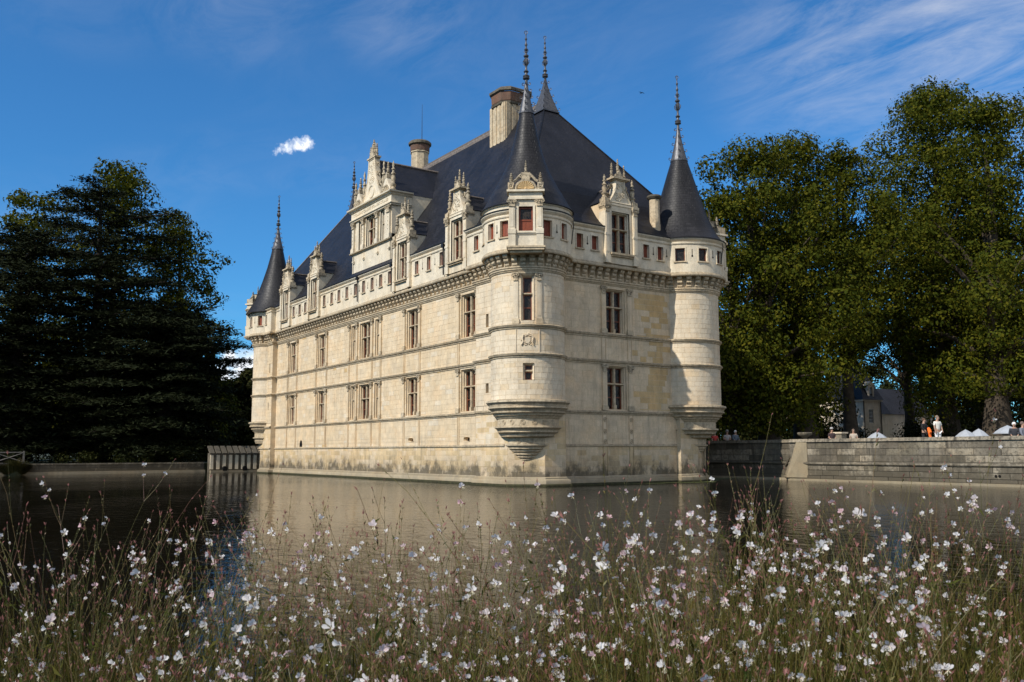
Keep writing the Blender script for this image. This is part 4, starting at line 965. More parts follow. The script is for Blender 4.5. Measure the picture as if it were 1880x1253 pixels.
# ---- chimneys
def chimney():
    c = MB(); c.box(-11.6, -9.55, 4.85, 7.0, 22.5, 27.2)
    for k in range(4): c.box(-11.6+.12+k*.5, -11.6+.42+k*.5, 4.8, 4.86, 23.5, 27.2)
    for k in range(4): c.box(-9.56, -9.5, 4.95+k*.52, 5.27+k*.52, 23.5, 27.2)
    o = c.build('chimney', M_TRIM, CH)
    m = MB(); pth = [(-11.6, 7.0), (-11.6, 4.85), (-9.55, 4.85), (-9.55, 7.0), (-11.6, 7.0)]
    pth = [(-11.6, 6.9), (-11.6, 5.3), (-11.15, 4.85), (-10.0, 4.85), (-9.55, 5.3), (-9.55, 6.9), (-10.0, 7.2), (-11.15, 7.2), (-11.6, 6.9)]
    m.sweep(pth, [(0, 27.1), (.12, 27.15), (.15, 27.3), (.06, 27.35)]); m.sweep(pth, [(.16, 28.05), (.26, 28.12), (.28, 28.28), (.1, 28.42), (-.6, 28.46)]); m.build('cap_moulding', M_OLD, o, recalc=False)
    m = MB(); m.sweep(pth, [(.06, 27.34), (.1, 27.4), (.13, 28.05)]); m.build('brick_band', M_BRICK, o, recalc=False)
    m = MB(); m.lathe([(.78, 25.2), (.78, 27.9), (.86, 27.95), (.86, 28.05), (.80, 28.08)], -25.2, 6.3, 8); o = m.build('chimney', M_TRIM, CH)
    m = MB(); m.lathe([(.80, 28.06), (.84, 28.1), (.86, 28.6)], -25.2, 6.3, 16); m.build('brick_band', M_BRICK, o)
    m = MB(); m.lathe([(.86, 28.6), (1.0, 28.68), (1.02, 28.85), (.9, 28.98), (.4, 29.0)], -25.2, 6.3, 16); m.build('cap_moulding', M_OLD, o)
    m = MB(); m.tube([(-25.4, 6.6, 28.9), (-25.4, 6.6, 32.6)], [.035, .012], 5); m.build('lightning_rod', M_IRON, o)
    m = MB(); m.lathe([(.36, 15.6), (.37, 16.5), (.34, 16.62), (.33, 17.9), (.34, 18.2)], .5, 9.82, 10); o = m.build('chimney', M_TRIM, CH)
    m = MB(); m.lathe([(.34, 18.2), (.42, 18.25), (.5, 18.36), (.5, 18.44), (.4, 18.5), (.2, 18.5)], .5, 9.82, 10); m.build('cap_moulding', M_OLD, o)
chimney()
# ---- rainwater heads and pipes
for x, y, z0 in ((-15.15, yp-.12, 13.4), (-21.0, yp-.12, 13.5), (-7.65, yp-.12, 13.4), (-31.3, yp-.12, 13.4), (-4.25, yp-.15, 13.3)):
    m = MB(); m.tube([(x, y, 15.35), (x, y, 14.6), (x, y+.02, z0)], .05, 6); m.box(x-.13, x+.13, y-.1, y+.12, 15.2, 15.5); m.build('downpipe', M_IRON, CH)
for px, py, a in ((1.78, 2.05, 20), (2.75, 14.2, 30)):
    m = MB(); d = Vector((math.cos(rad(a)), math.sin(rad(a)), 0)); q = Vector((px, py, 15.45)) if py < 5 else Vector((0, 12.66, 15.45))+Vector((math.cos(rad(22)), math.sin(rad(22)), 0))*2.85
    m.tube([q-d*.4, q, q+d*.05-ZV*.3, q-d*.05-ZV*.9, q-d*.1-ZV*1.4], .032, 5); m.build('gargoyle_pipe', M_IRON, CH)

# ------------------------------------------------------------------ walls round the moat
def stones_wall(root, P, u0, u1, rows, mats, wmin, wmax, rough=.012, name='stone_block'):
    for z0, z1, n in rows:
        u = u0-rnd.random()*wmax*.6
        while u < u1:
            w = rnd.uniform(wmin, wmax); a, b = max(u, u0), min(u+w, u1)
            if b-a > .12:
                mb = MB(); j = .010; e = .012; d = n+rnd.uniform(-rough, rough)
                a2, b2, c2, d2 = a+j, b-j, z0+j, z1-j
                mb.grid([[P(a2, n-.3, c2), P(b2, n-.3, c2), P(b2, n-.3, d2), P(a2, n-.3, d2)], [P(a2, d-e, c2), P(b2, d-e, c2), P(b2, d-e, d2), P(a2, d-e, d2)], [P(a2+e, d, c2+e), P(b2-e, d, c2+e), P(b2-e, d, d2-e), P(a2+e, d, d2-e)]], close=True)
                mb.face([P(a2+e, d, c2+e), P(b2-e, d, c2+e), P(b2-e, d, d2-e), P(a2+e, d, d2-e)])
                mb.build(name, rnd.choice(mats), root, recalc=False)
            u += w
M_OLD2 = stone('weathered_stone', (.27, .235, .18), (.43, .37, .275), grime=1.0, blockvar=.45, lichen=.9, gcol=(.05, .044, .036))
def terrace_wall():
    R = empty('retaining_wall', (8, 19.4, 0)); Q = lambda P: (lambda u, n, z: P(u, n, z)-Vector((8, 19.4, 0)))
    tag(R, 'blackened ashlar retaining wall with a coping, holding up the terrace over the moat', 'wall')
    PL, PR = Q(frame(0, 20.1, -90)), Q(frame(0, 19.2, -90))
    for P, a, b, nm in ((PL, -48, 3.0, 'backing'), (PR, 3.0, 30, 'backing')):
        mb = MB(); mb.fbox(P, a, b, -.9, -.03, -1.5, 2.5); mb.build(nm, M_OLD, R)
        mb = MB(); mb.fbox(P, a, b, -.55, .10, 2.5, 2.62); mb.fbox(P, a, b, -.5, .06, 2.62, 2.70)
        mb.build('coping', M_OLD2, R)
        mb = MB(); mb.extr([(-.02, 1.02), (.07, 1.03), (.13, 1.10), (.13, 1.18), (.05, 1.24), (-.02, 1.26)], lambda n, z: P(a, n, z), lambda n, z: P(b, n, z)); mb.build('string_course', M_OLD2, R)
        mb = MB(); mb.fbox(P, a, b, -.2, .32, -1.2, .14); mb.build('footing', M_FOOT, R)
    mats = [M_OLD, M_OLD, M_OLD2, M_OLD2]
    stones_wall(R, PL, -14, 2.6, ((2.06, 2.5, 0), (1.66, 2.06, 0), (1.26, 1.66, 0), (.70, 1.02, .02), (.36, .70, .04), (.14, .36, .07)), mats, .7, 1.5)
    stones_wall(R, PR, 4.3, 20.5, ((2.06, 2.5, 0), (1.66, 2.06, 0), (1.26, 1.66, 0), (.70, 1.02, .02), (.36, .70, .04), (.14, .36, .07)), mats, .8, 1.7)
    # splayed, battered end where the wall steps forward
    q = Vector((8, 19.4, 0)); mb = MB()
    pts = [(1.7, 20.12, .2), (3.0, 18.75, .2), (4.4, 19.16, .2), (4.4, 20.1, .2), (3.0, 20.1, 2.5), (3.6, 19.1, 2.5), (4.4, 19.14, 2.5), (4.4, 20.1, 2.5)]
    mb.box8([Vector(p)-q for p in pts]); mb.build('splayed_buttress', M_FOOT, R)
    mb = MB(); mb.tube([Vector((1.9, 20.02, .95))-q, Vector((3.3, 19.6, 2.5))-q], .07, 5); mb.build('raking_coping', M_OLD, R)
    # openings near the waterline
    for u in (16.6, 16.8):
        mb = MB(); pts = [(u+.07*math.cos(t*PI/4), .55+.07*math.sin(t*PI/4)) for t in range(8)]; mb.extr(pts, lambda a, b: PR(a, 0, b), lambda a, b: PR(a, .075, b)); mb.build('drain_hole_shade_plate', M_HOLE, R)
terrace_wall()

def algae():
    t = NT('algae'); p = t.pos(); n = t.noise(p, 3, 5, .7)
    t.col(t.mix(t.ramp(n, ((.35, 0.0), (.7, 1.0))), (.045, .055, .010), (.085, .10, .02))); t.set(Roughness=.8)
    mb = MB(); rows = [[], []]
    for k in range(60):
        y = 3.2+k*.33; w = (.25+1.6*(k/60)**1.2)*(1+.25*math.sin(k*.9)+.15*math.sin(k*2.3)); x = XW+.2 if y < 10.9 else (XS+.2 if y < 12.5 else max(-3, XS+.2-(y-12.5)*.9))
        rows[0].append((x-.1, y, .006)); rows[1].append((x+w, y, .006))
    mb.grid(rows); o = mb.build('algae_mat', t.m, recalc=False)
    tag(o, 'green algae mat floating on the water along the base of the right facade', 'algae')
algae()

def quay():
    R = empty('quay_wall', (-50, -20, 0)); q = Vector((-50, -20, 0))
    tag(R, 'low stained stone quay wall along the dark wooded bank', 'wall')
    P = lambda u, n, z: Vector((-50.2+n, u, z))-q
    mb = MB(); mb.fbox(P, -120, -4.4, -.6, -.03, -1.5, .9); mb.build('backing', M_OLD, R)
    mb = MB(); mb.fbox(P, -120, -4.4, -.5, .08, .86, 1.0); mb.build('coping', M_OLD2, R)
    mb = MB(); mb.fbox(P, -120, -4.4, -.2, .45, -1.2, .24); mb.build('footing', M_FOOT, R)
    stones_wall(R, P, -24, -4.4, ((.56, .86, 0), (.24, .56, .01)), [M_OLD, M_OLD, M_OLD2], .7, 1.6)
    R = empty('buttressed_wall', (-48.4, -2, 0)); q = Vector((-48.4, -2, 0))
    tag(R, 'short pale wall with buttress strips and tilted dark coping slabs beside the far turret', 'wall')
    P = lambda u, n, z: Vector((-48.6+n, u, z))-q
    mb = MB(); mb.fbox(P, -4.3, 2.5, -.8, 0, -1.2, 1.9); mb.build('wall_body', M_OLD, R)
    mb = MB(); mb.fbox(P, -4.3, 2.5, -.2, .4, -1.2, .2); mb.build('footing', M_FOOT, R)
    for k in range(11):
        u = -4.15+k*.62
        mb = MB(); mb.fbox(P, u-.15, u+.15, -.1, .16, .3, 1.72); mb.build('buttress_strip', M_WHITE, R)
        mb = MB(); mb.extr([(-.75, 2.42), (.25, 1.78), (.28, 1.9), (-.7, 2.62)], lambda n, z: P(u-.24, n, z), lambda n, z: P(u+.24, n, z)); mb.build('coping_slab', M_OLD, R)
    for u in (-2.9, -.9):
        mb = MB(); mb.extr([(u-.2, .15), (u+.2, .15), (u+.2, .45), (u+.1, .6), (u-.1, .6), (u-.2, .45)], lambda a, z: P(a, .1, z), lambda a, z: P(a, .42, z)); mb.build('culvert_mouth_shade_block', M_HOLE, R)
quay()

def footbridge():
    R = empty('footbridge', (-50, -26, 0)); q = Vector((-50, -26, 0)); M = plain('grey_timber', (.15, .135, .115), .85, 0, .35)
    tag(R, 'weathered timber footbridge with crossed railings at the edge of the wooded bank', 'bridge')
    x0 = -50.0
    for k in range(28):
        y = -32+k*.42; mb = MB(); mb.box(x0-1.3, x0+.1, y, y+.38, 1.0, 1.08); o = mb.build('deck_board', M, R); o.location = -q
    mb = MB(); mb.box(x0-.02, x0+.1, -32, -20.2, .82, 1.0); o = mb.build('beam', M, R); o.location = -q
    posts = [-32+2.3*k for k in range(6)]
    for y in posts:
        mb = MB(); mb.box(x0-.02, x0+.12, y-.07, y+.07, .3, 2.15); o = mb.build('post', M, R); o.location = -q
    for a, b in zip(posts, posts[1:]):
        for za, zb in ((1.15, 2.0), (2.0, 1.15)):
            mb = MB(); mb.tube([(x0+.05, a, za), (x0+.05, b, zb)], .045, 5); o = mb.build('brace', M, R); o.location = -q
        mb = MB(); mb.box(x0, x0+.1, a+.07, b-.07, 1.98, 2.08); o = mb.build('handrail', M, R); o.location = -q
footbridge()

# ------------------------------------------------------------------ vegetation
def leafmat(name, cols, rough=.75, trans=.25, spec=.08):
    t = NT(name); r = t.rand(); p = t.pos(); n = t.noise(p, .35, 3, .6)
    f = t.math('ADD', t.math('MULTIPLY', r, .6), t.math('MULTIPLY', n, .4))
    k = len(cols); c = t.ramp(f, tuple((.15+.7*i/(k-1), cols[i]) for i in range(k)))
    t.col(c); t.set(Roughness=rough); t.b.inputs['Specular IOR Level'].default_value = spec
    if trans:
        tr = t.n('ShaderNodeBsdfTranslucent'); mx = t.n('ShaderNodeMixShader'); mx.inputs[0].default_value = trans
        t.l(c, tr.inputs[0]); t.l(t.b.outputs[0], mx.inputs[1]); t.l(tr.outputs[0], mx.inputs[2]); t.l(mx.outputs[0], t.t.nodes['Material Output'].inputs[0])
    return t.m
L_PLANE = leafmat('plane_leaf', [(.022, .033, .003), (.048, .060, .005), (.076, .081, .006), (.120, .104, .008)])
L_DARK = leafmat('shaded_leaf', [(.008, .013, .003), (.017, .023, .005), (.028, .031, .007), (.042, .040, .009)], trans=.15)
L_CEDAR = leafmat('cedar_needle', [(.009, .013, .005), (.016, .021, .008), (.026, .031, .012)], trans=.05)
M_BARK = plain('bark', (.062, .048, .034), .9, 0, .4, .2, 3)
M_BARKD = plain('dark_bark', (.030, .024, .019), .9, 0, .4, .2, 3)

def leaf_mesh(name, C, size, mat, parent, flat=0.0, aspect=.62, droop=0.0, N=None):
    """many small folded leaves at points C (n,3); N gives the way each leaf faces"""
    n = len(C)
    if N is None:
        d = npr.normal(size=(n, 3)); d[:, 2] = d[:, 2]*(1-flat)-droop
        d /= np.linalg.norm(d, axis=1)[:, None]
        w = npr.normal(size=(n, 3)); w[:, 2] *= (1-flat)*.6
        w -= (w*d).sum(1)[:, None]*d; w /= np.linalg.norm(w, axis=1)[:, None]
        nn = np.cross(d, w)
    else:
        nn = N+npr.normal(size=(n, 3))*.34; nn[:, 2] += .18; nn /= np.linalg.norm(nn, axis=1)[:, None]
        d = npr.normal(size=(n, 3)); d[:, 2] -= .6; d -= (d*nn).sum(1)[:, None]*nn; d /= np.linalg.norm(d, axis=1)[:, None]
        w = np.cross(nn, d)
    s = size*npr.uniform(.55, 1.4, n)[:, None]
    V = np.empty((n, 4, 3)); V[:, 0] = C-d*s*.5; V[:, 2] = C+d*s*.5
    V[:, 1] = C+w*s*aspect*.5+nn*s*.10; V[:, 3] = C-w*s*aspect*.5+nn*s*.10
    me = bpy.data.meshes.new(name); me.vertices.add(n*4); me.vertices.foreach_set('co', V.reshape(-1).astype(np.float32))
    me.loops.add(n*4); me.loops.foreach_set('vertex_index', np.arange(n*4, dtype=np.int32))
    me.polygons.add(n); me.polygons.foreach_set('loop_start', np.arange(0, n*4, 4, dtype=np.int32))
    me.materials.append(mat); me.update(calc_edges=True); me.validate()
    return place(name, me, parent)

def shell_points(cs, rs, per, fill=.22):
    out, nrm = [], []
    for c, r in zip(cs, rs):
        m = int(per*(r[0]*r[1]*r[2])**(2/3.)); d = npr.normal(size=(m, 3)); d /= np.linalg.norm(d, axis=1)[:, None]
        # lumpy shell: more leaf on top, ragged underneath
        lump = 1+.16*np.sin(4*d[:, 0]+3*c[0])*np.cos(4*d[:, 1]+2*c[1])+.10*np.sin(7*d[:, 2]+c[2])
        rad_ = np.where(npr.random(m) < fill, npr.random(m)**.5, npr.normal(.95, .09, m)*lump)
        out.append(np.array(c)+d*rad_[:, None]*np.array(r)); nrm.append(d)
    return np.concatenate(out), np.concatenate(nrm)

def broadleaf(base, H, crown, label, group=None, leaf=L_PLANE, bark=M_BARK, nclump=60, size=.29, per=130, tr=.55, zlow=3.5, name='plane_tree', seed=0, lean=(0, 0), skirts=0, gaps=()):
    """base (x,y,z); crown = (rx, ry) radii; foliage clumps fill an uneven ovoid from zlow to H above the base"""
    g = np.random.default_rng(seed+100); R = empty(name, base); tag(R, label, 'tree', group)
    cs, rs = [], []
    ga = PI*(3-math.sqrt(5))
    for k in range(nclump):
        t = (k+.5)/nclump; z = zlow+(H-zlow)*(1-(1-t)**1.0)
        h = (z-zlow)/(H-zlow)
        env = (math.sin(PI*min(1, .16+.84*h)**.8)**.55 if h < .97 else .3)
        env = max(.22, env)
        a = k*ga+g.uniform(-.4, .4); q = (.30+.70*math.sqrt(g.random())) if k % 4 else g.random()*.4
        lump = 1+.22*math.sin(3*a+seed)+.15*math.sin(5*a+2*h*6+seed)
        x, y = lean[0]*h+crown[0]*env*q*lump*math.cos(a), lean[1]*h+crown[1]*env*q*lump*math.sin(a)
        r = g.uniform(.65, 1.35)*(.22*min(crown)+.55)*(1-.3*h)
        z2 = min(z+g.uniform(-1, 1), H-r*.7)
        cs.append((x, y, z2)); rs.append((r*1.1, r*1.1, r*g.uniform(.6, .85)))
    for k in range(skirts):
        a = g.uniform(0, 2*PI); q = g.uniform(.75, 1.0); r = g.uniform(1.0, 1.7)
        cs.append((crown[0]*q*math.cos(a), crown[1]*q*math.sin(a), g.uniform(zlow*.6, zlow+5))); rs.append((r, r, r*1.9))
    def clear(c, r):          # branches were lopped to keep the view of the outbuilding open
        p = Vector(c)+Vector(base)-CAM; w = p.dot(FW); X, Y = 940+1650*p.dot(RT)/w, 626.5-1650*p.dot(UP)/w; q = r*1650/w*.9
        return not any(x0-q < X < x1+q and y0-q < Y < y1+q for x0, x1, y0, y1 in gaps)
    keep = [clear(c, r[0]) for c, r in zip(cs, rs)]
    cs = [c for c, k in zip(cs, keep) if k]; rs = [r for r, k in zip(rs, keep) if k]
    m = len(cs)*3; idx = g.integers(0, len(cs), m); sc, sr = [], []
    for i in idx:
        d = g.normal(size=3); d /= np.linalg.norm(d); c = np.array(cs[i])+d*np.array(rs[i])*g.uniform(.95, 1.28); r = g.uniform(.3, .85)
        if clear(c, r): sc.append(c); sr.append((r, r, r*.8))
    p1, n1_ = shell_points(cs, rs, per); p2, n2_ = shell_points(sc, sr, per*.8, .5)
    pts, nr = np.concatenate([p1, p2]), np.concatenate([n1_, n2_])
    ok = pts[:, 2] > 1.0; pts, nr = pts[ok], nr[ok]
    leaf_mesh('crown', pts, size, leaf, R, N=nr)
    mb = MB(); zf = min(H*.30, zlow+3); tp = []; n = 7
    for k in range(n):
        t = k/(n-1); tp.append((lean[0]*t*.7+.35*math.sin(t*4+seed), lean[1]*t*.7+.3*math.sin(t*3+2*seed), -.3+(H*.86+.3)*t))
    rr = [tr*1.5]+[tr*(1-.9*k/(n-1))+.05 for k in range(1, n)]
    mb.tube(tp, rr, 10); mb.build('trunk', bark, R, smooth=60)
    order = sorted(range(min(len(cs), nclump)), key=lambda i: -rs[i][0])[:26]
    for i in order:
        c = Vector(cs[i]); zb = max(1.5, min(c.z*.62, H*.7)); t = (zb+.3)/(H*.86+.3); k = min(n-2, int(t*(n-1))); f = t*(n-1)-k
        s = Vector(tp[k]).lerp(Vector(tp[k+1]), f); mid = s.lerp(c, .5)+Vector((0, 0, .9)); r0 = max(.06, tr*.42*(1-t*.6))
        lm = MB(); lm.tube([s, s.lerp(mid, .5)+Vector((0, 0, .15)), mid, mid.lerp(c, .6), c], [r0, r0*.8, r0*.6, r0*.35, .03], 6); lm.build('limb', bark, R, smooth=60)
    return R

def cedar(base, H, label, seed=0, spread=11, name='cedar_tree'):
    g = np.random.default_rng(seed+7); R = empty(name, base); tag(R, label, 'tree')
    mb = MB(); mb.tube([(0, 0, -.3), (.2, .1, H*.3), (-.2, .3, H*.6), (.1, 0, H*.97)], [.95, .75, .45, .06], 10); mb.build('trunk', M_BARKD, R, smooth=60)
    pts, dirs = [], []
    nb = 74
    for k in range(nb):
        t = (k+.5)/nb; z = 1.8+(H-2.6)*t; L = spread*(.80+.25*math.sin(PI*min(1, t*1.25))) if t < .72 else spread*(.93-.62*((t-.72)/.28)**1.4)
        L *= g.uniform(.55, 1.12); a = k*2.399+g.uniform(-.5, .5); d = Vector((math.cos(a), math.sin(a), 0)); rise = g.uniform(.0, .10)+.10*t
        pl = []
        for j in range(6):
            q = j/5; pl.append(Vector((0, 0, z))+d*L*q+ZV*(L*rise*q-L*.16*q*q*(1.2-t)))
        lm = MB(); lm.tube(pl, [.22*(1-t*.6), .17*(1-t*.6), .13, .09, .06, .02], 5); lm.build('limb', M_BARKD, R)
        side = d.cross(ZV); m = int(330*L/spread)
        q = g.random(m)**.7; off = g.normal(size=m)*L*.17*(.35+q); P = np.array([pl[min(4, int(x*5))].lerp(pl[min(5, int(x*5)+1)], x*5-int(x*5)) for x in q])
        P += np.array(side)[None]*off[:, None]; P[:, 2] += g.normal(size=m)*.13+.10-np.abs(off)*.10; pts.append(P)
    pts = np.concatenate(pts); n = len(pts)
    pts = np.repeat(pts, 3, 0)+g.normal(size=(n*3, 3))*np.array([.35, .35, .09])
    leaf_mesh('crown', pts, .55, L_CEDAR, R, flat=.72, aspect=.26)
    return R

def gp(depth, px, z): return ground_at(depth, (px-940)*depth/1650, z)
# the great planes on the terrace, right
WIN = [(1556, 1648, 695, 815)]
TG = 2.13
GRP = 'plane trees on the terrace'
broadleaf(gp(76, 1400, TG), 26.5, (7.0, 6.0), 'tall plane tree whose foliage rises straight behind the right turret', GRP, nclump=92, zlow=3.0, seed=1, skirts=14, tr=.7)
broadleaf(gp(80, 1475, TG), 28.0, (6.0, 6.0), 'plane tree with a dark forked trunk in the gap left of the outbuilding', GRP, nclump=80, zlow=7.0, seed=2, skirts=7, tr=.85, gaps=WIN)
broadleaf(gp(82, 1560, TG), 28.0, (6.0, 6.0), 'plane tree arching its crown over the slate-roofed outbuilding', GRP, nclump=80, zlow=9.0, seed=3, skirts=0, tr=.55, gaps=WIN)
broadleaf(gp(86, 1740, TG), 35.5, (8.5, 8.0), 'tallest plane tree, its broken top standing above all the others on the terrace', GRP, nclump=120, zlow=8.0, seed=4, skirts=8, tr=.9, gaps=WIN)
broadleaf(gp(78, 1836, TG), 31.0, (7.0, 7.0), 'plane tree with a thick dark trunk behind the white parasols at the right edge', GRP, nclump=95, zlow=5.0, seed=5, skirts=8, tr=1.05, gaps=[(1780, 1880, 770, 810)])
broadleaf(gp(74, 1340, TG), 21.5, (4.2, 4.2), 'smaller plane tree hanging its leaves low beside the right turret', GRP, nclump=64, zlow=2.6, seed=6, skirts=16, tr=.4)
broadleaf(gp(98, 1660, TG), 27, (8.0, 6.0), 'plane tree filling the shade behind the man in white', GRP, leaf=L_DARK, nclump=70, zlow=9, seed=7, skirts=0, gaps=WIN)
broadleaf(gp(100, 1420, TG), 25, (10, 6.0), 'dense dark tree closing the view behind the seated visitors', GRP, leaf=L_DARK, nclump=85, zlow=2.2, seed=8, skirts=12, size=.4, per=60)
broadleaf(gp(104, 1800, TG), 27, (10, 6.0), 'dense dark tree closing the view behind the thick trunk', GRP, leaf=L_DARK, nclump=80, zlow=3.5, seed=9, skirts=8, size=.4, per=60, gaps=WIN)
broadleaf(gp(84, 1960, TG), 35, (8.5, 7.0), 'plane tree cut off by the right edge of the view', GRP, nclump=80, zlow=5.0, seed=10, skirts=8, tr=.9)
# the dark wood on the left bank
BG = .93; GL = 'trees of the wooded left bank'
cedar(gp(100, 165, BG), 31.8, 'huge dark cedar with flat tiers of branches, tallest on the left bank', 1, 12.5)
cedar(gp(94, 20, BG), 25.0, 'second dark cedar with drooping tiers at the left edge', 2, 10.5)
cedar(gp(97, 300, BG), 17.0, 'low spreading cedar whose boughs hang over the quay wall', 3, 9.5)
broadleaf(gp(113, 200, BG), 38.0, (11, 8), 'olive-topped broadleaf tree showing above the tallest cedar', GL, leaf=L_PLANE, nclump=100, zlow=6, seed=21, size=.42, per=55)
broadleaf(gp(108, 318, BG), 30.5, (5.6, 6), 'broadleaf tree with a ragged crown against the sky right of the cedars', GL, leaf=L_PLANE, nclump=95, zlow=4, seed=22, size=.36, per=80, skirts=8)
broadleaf(gp(112, 45, BG), 34.0, (9, 7), 'broadleaf tree with yellowish leaves behind the second cedar', GL, leaf=L_PLANE, nclump=80, zlow=6, seed=23, size=.42, per=55)
broadleaf(gp(108, 335, BG), 18.0, (3.6, 5), 'dark rounded tree at the edge of the wood left of the far turret', GL, leaf=L_DARK, nclump=70, zlow=1.6, seed=24, skirts=10, size=.45)
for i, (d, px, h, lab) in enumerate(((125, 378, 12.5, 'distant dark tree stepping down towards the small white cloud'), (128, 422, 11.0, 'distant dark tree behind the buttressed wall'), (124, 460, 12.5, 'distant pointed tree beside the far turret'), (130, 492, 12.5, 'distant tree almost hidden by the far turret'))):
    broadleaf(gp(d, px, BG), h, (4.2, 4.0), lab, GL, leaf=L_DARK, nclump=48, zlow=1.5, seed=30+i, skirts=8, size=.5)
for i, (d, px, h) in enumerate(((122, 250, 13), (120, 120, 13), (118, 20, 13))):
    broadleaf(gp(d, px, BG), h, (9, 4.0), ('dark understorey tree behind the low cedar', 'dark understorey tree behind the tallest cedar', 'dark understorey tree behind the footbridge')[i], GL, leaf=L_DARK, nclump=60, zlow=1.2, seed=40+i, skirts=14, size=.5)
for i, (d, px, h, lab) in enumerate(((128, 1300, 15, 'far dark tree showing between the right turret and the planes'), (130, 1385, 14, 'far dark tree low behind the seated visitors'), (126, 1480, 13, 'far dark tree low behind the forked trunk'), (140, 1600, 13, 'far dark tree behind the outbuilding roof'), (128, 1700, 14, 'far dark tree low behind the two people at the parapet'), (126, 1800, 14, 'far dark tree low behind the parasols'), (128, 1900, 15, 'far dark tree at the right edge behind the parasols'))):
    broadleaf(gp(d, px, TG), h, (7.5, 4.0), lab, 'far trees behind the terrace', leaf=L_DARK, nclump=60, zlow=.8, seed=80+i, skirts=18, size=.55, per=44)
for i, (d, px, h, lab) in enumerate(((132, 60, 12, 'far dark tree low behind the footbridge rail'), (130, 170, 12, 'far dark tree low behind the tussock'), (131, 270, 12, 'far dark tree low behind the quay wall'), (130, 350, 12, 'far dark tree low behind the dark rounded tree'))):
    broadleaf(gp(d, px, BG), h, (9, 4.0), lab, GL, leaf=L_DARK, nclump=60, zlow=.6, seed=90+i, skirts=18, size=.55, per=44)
# the wood goes on out of the frame, south of the cedars
for i, (x, y, h) in enumerate(((-62, -40, 27), (-58, -54, 26), (-74, -48, 30))):
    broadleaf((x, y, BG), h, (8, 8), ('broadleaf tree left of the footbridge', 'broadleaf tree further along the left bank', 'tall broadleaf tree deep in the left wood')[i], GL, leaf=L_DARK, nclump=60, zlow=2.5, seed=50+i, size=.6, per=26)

def tussock():
    R = empty('grass_tussock', (-49.6, -21.2, .1)); tag(R, 'rounded olive grass tussock at the water by the footbridge', 'bush')
    mb = MB(); g = random.Random(3)
    for k in range(1500):
        a, q = g.uniform(0, 2*PI), math.sqrt(g.random()); l = g.uniform(.9, 1.7); d = Vector((math.cos(a)*.85, math.sin(a)*1.3, 0)); b = d*q*.7; tip = d*(q*1.1+.25)*1.1+Vector((0, 0, l*(1-q*.45)))
        mid = b.lerp(tip, .55)+Vector((0, 0, .25)); s = d.cross(ZV).normalized()*.022
        mb.face([b-s, b+s, mid+s, mid-s]); mb.face([mid-s, mid+s, tip])
    mb.build('blades', leafmat('tussock_blade', [(.03, .032, .010), (.055, .052, .016), (.08, .068, .022)], trans=.1), R, recalc=False)
    mb = MB(); mb.ball((0, 0, .1), .7, 10); mb.build('root_mound', MATS['grass'], R)
tussock()
def shrub(p, r, label, seed):
    R = empty('shrub', p); tag(R, label, 'bush', 'low shrubs'); g = np.random.default_rng(seed); cs, rs = [], []
    for k in range(14): cs.append((g.normal()*r[0]*.5, g.normal()*r[1]*.5, g.uniform(.3, r[2]*.8))); q = g.uniform(.35, .6)*r[2]; rs.append((q*1.2, q*1.2, q))
    pp_, nn_ = shell_points(cs, rs, 150, .5); leaf_mesh('crown', pp_, .22, L_DARK, R, N=nn_)
    mb = MB(); mb.tube([(0, 0, -.1), (0, 0, r[2]*.7)], [.08, .03], 5); mb.build('trunk', M_BARKD, R)
for i, (d, px, z, r, lab) in enumerate(((92, 250, BG, (3.2, 2.2, 1.3), 'low dark shrub on the bank under the low cedar'), (93, 330, BG, (3.0, 2.0, 1.5), 'low dark shrub at the right end of the quay wall'), (91, 150, BG, (3.0, 2.0, 1.1), 'low dark shrub on the bank beside the tussock'),
        (97, 100, BG, (4.5, 2.2, 2.3), 'broad dark shrub under the tallest cedar'), (98, 200, BG, (4.5, 2.2, 2.5), 'broad dark shrub between the tallest and the low cedar'), (96, 20, BG, (4.5, 2.2, 2.4), 'broad dark shrub behind the footbridge rail'), (98, 290, BG, (4.5, 2.2, 2.6), 'broad dark shrub behind the low cedar trunk'), (97, 372, BG, (3.5, 2.2, 2.4), 'broad dark shrub left of the buttressed wall'),
        (95, 1553, TG, (1.6, 1.5, 2.0), 'clipped dark shrub left of the arched door'), (86, 1682, TG, (2.4, 1.5, 2.4), 'dark shrub between the arched door and the woman in orange'), (96, 1510, TG, (3, 1.5, 2.6), 'dark shrub at the foot of the forked plane'))): shrub(gp(d, px, z), r, lab, 70+i)

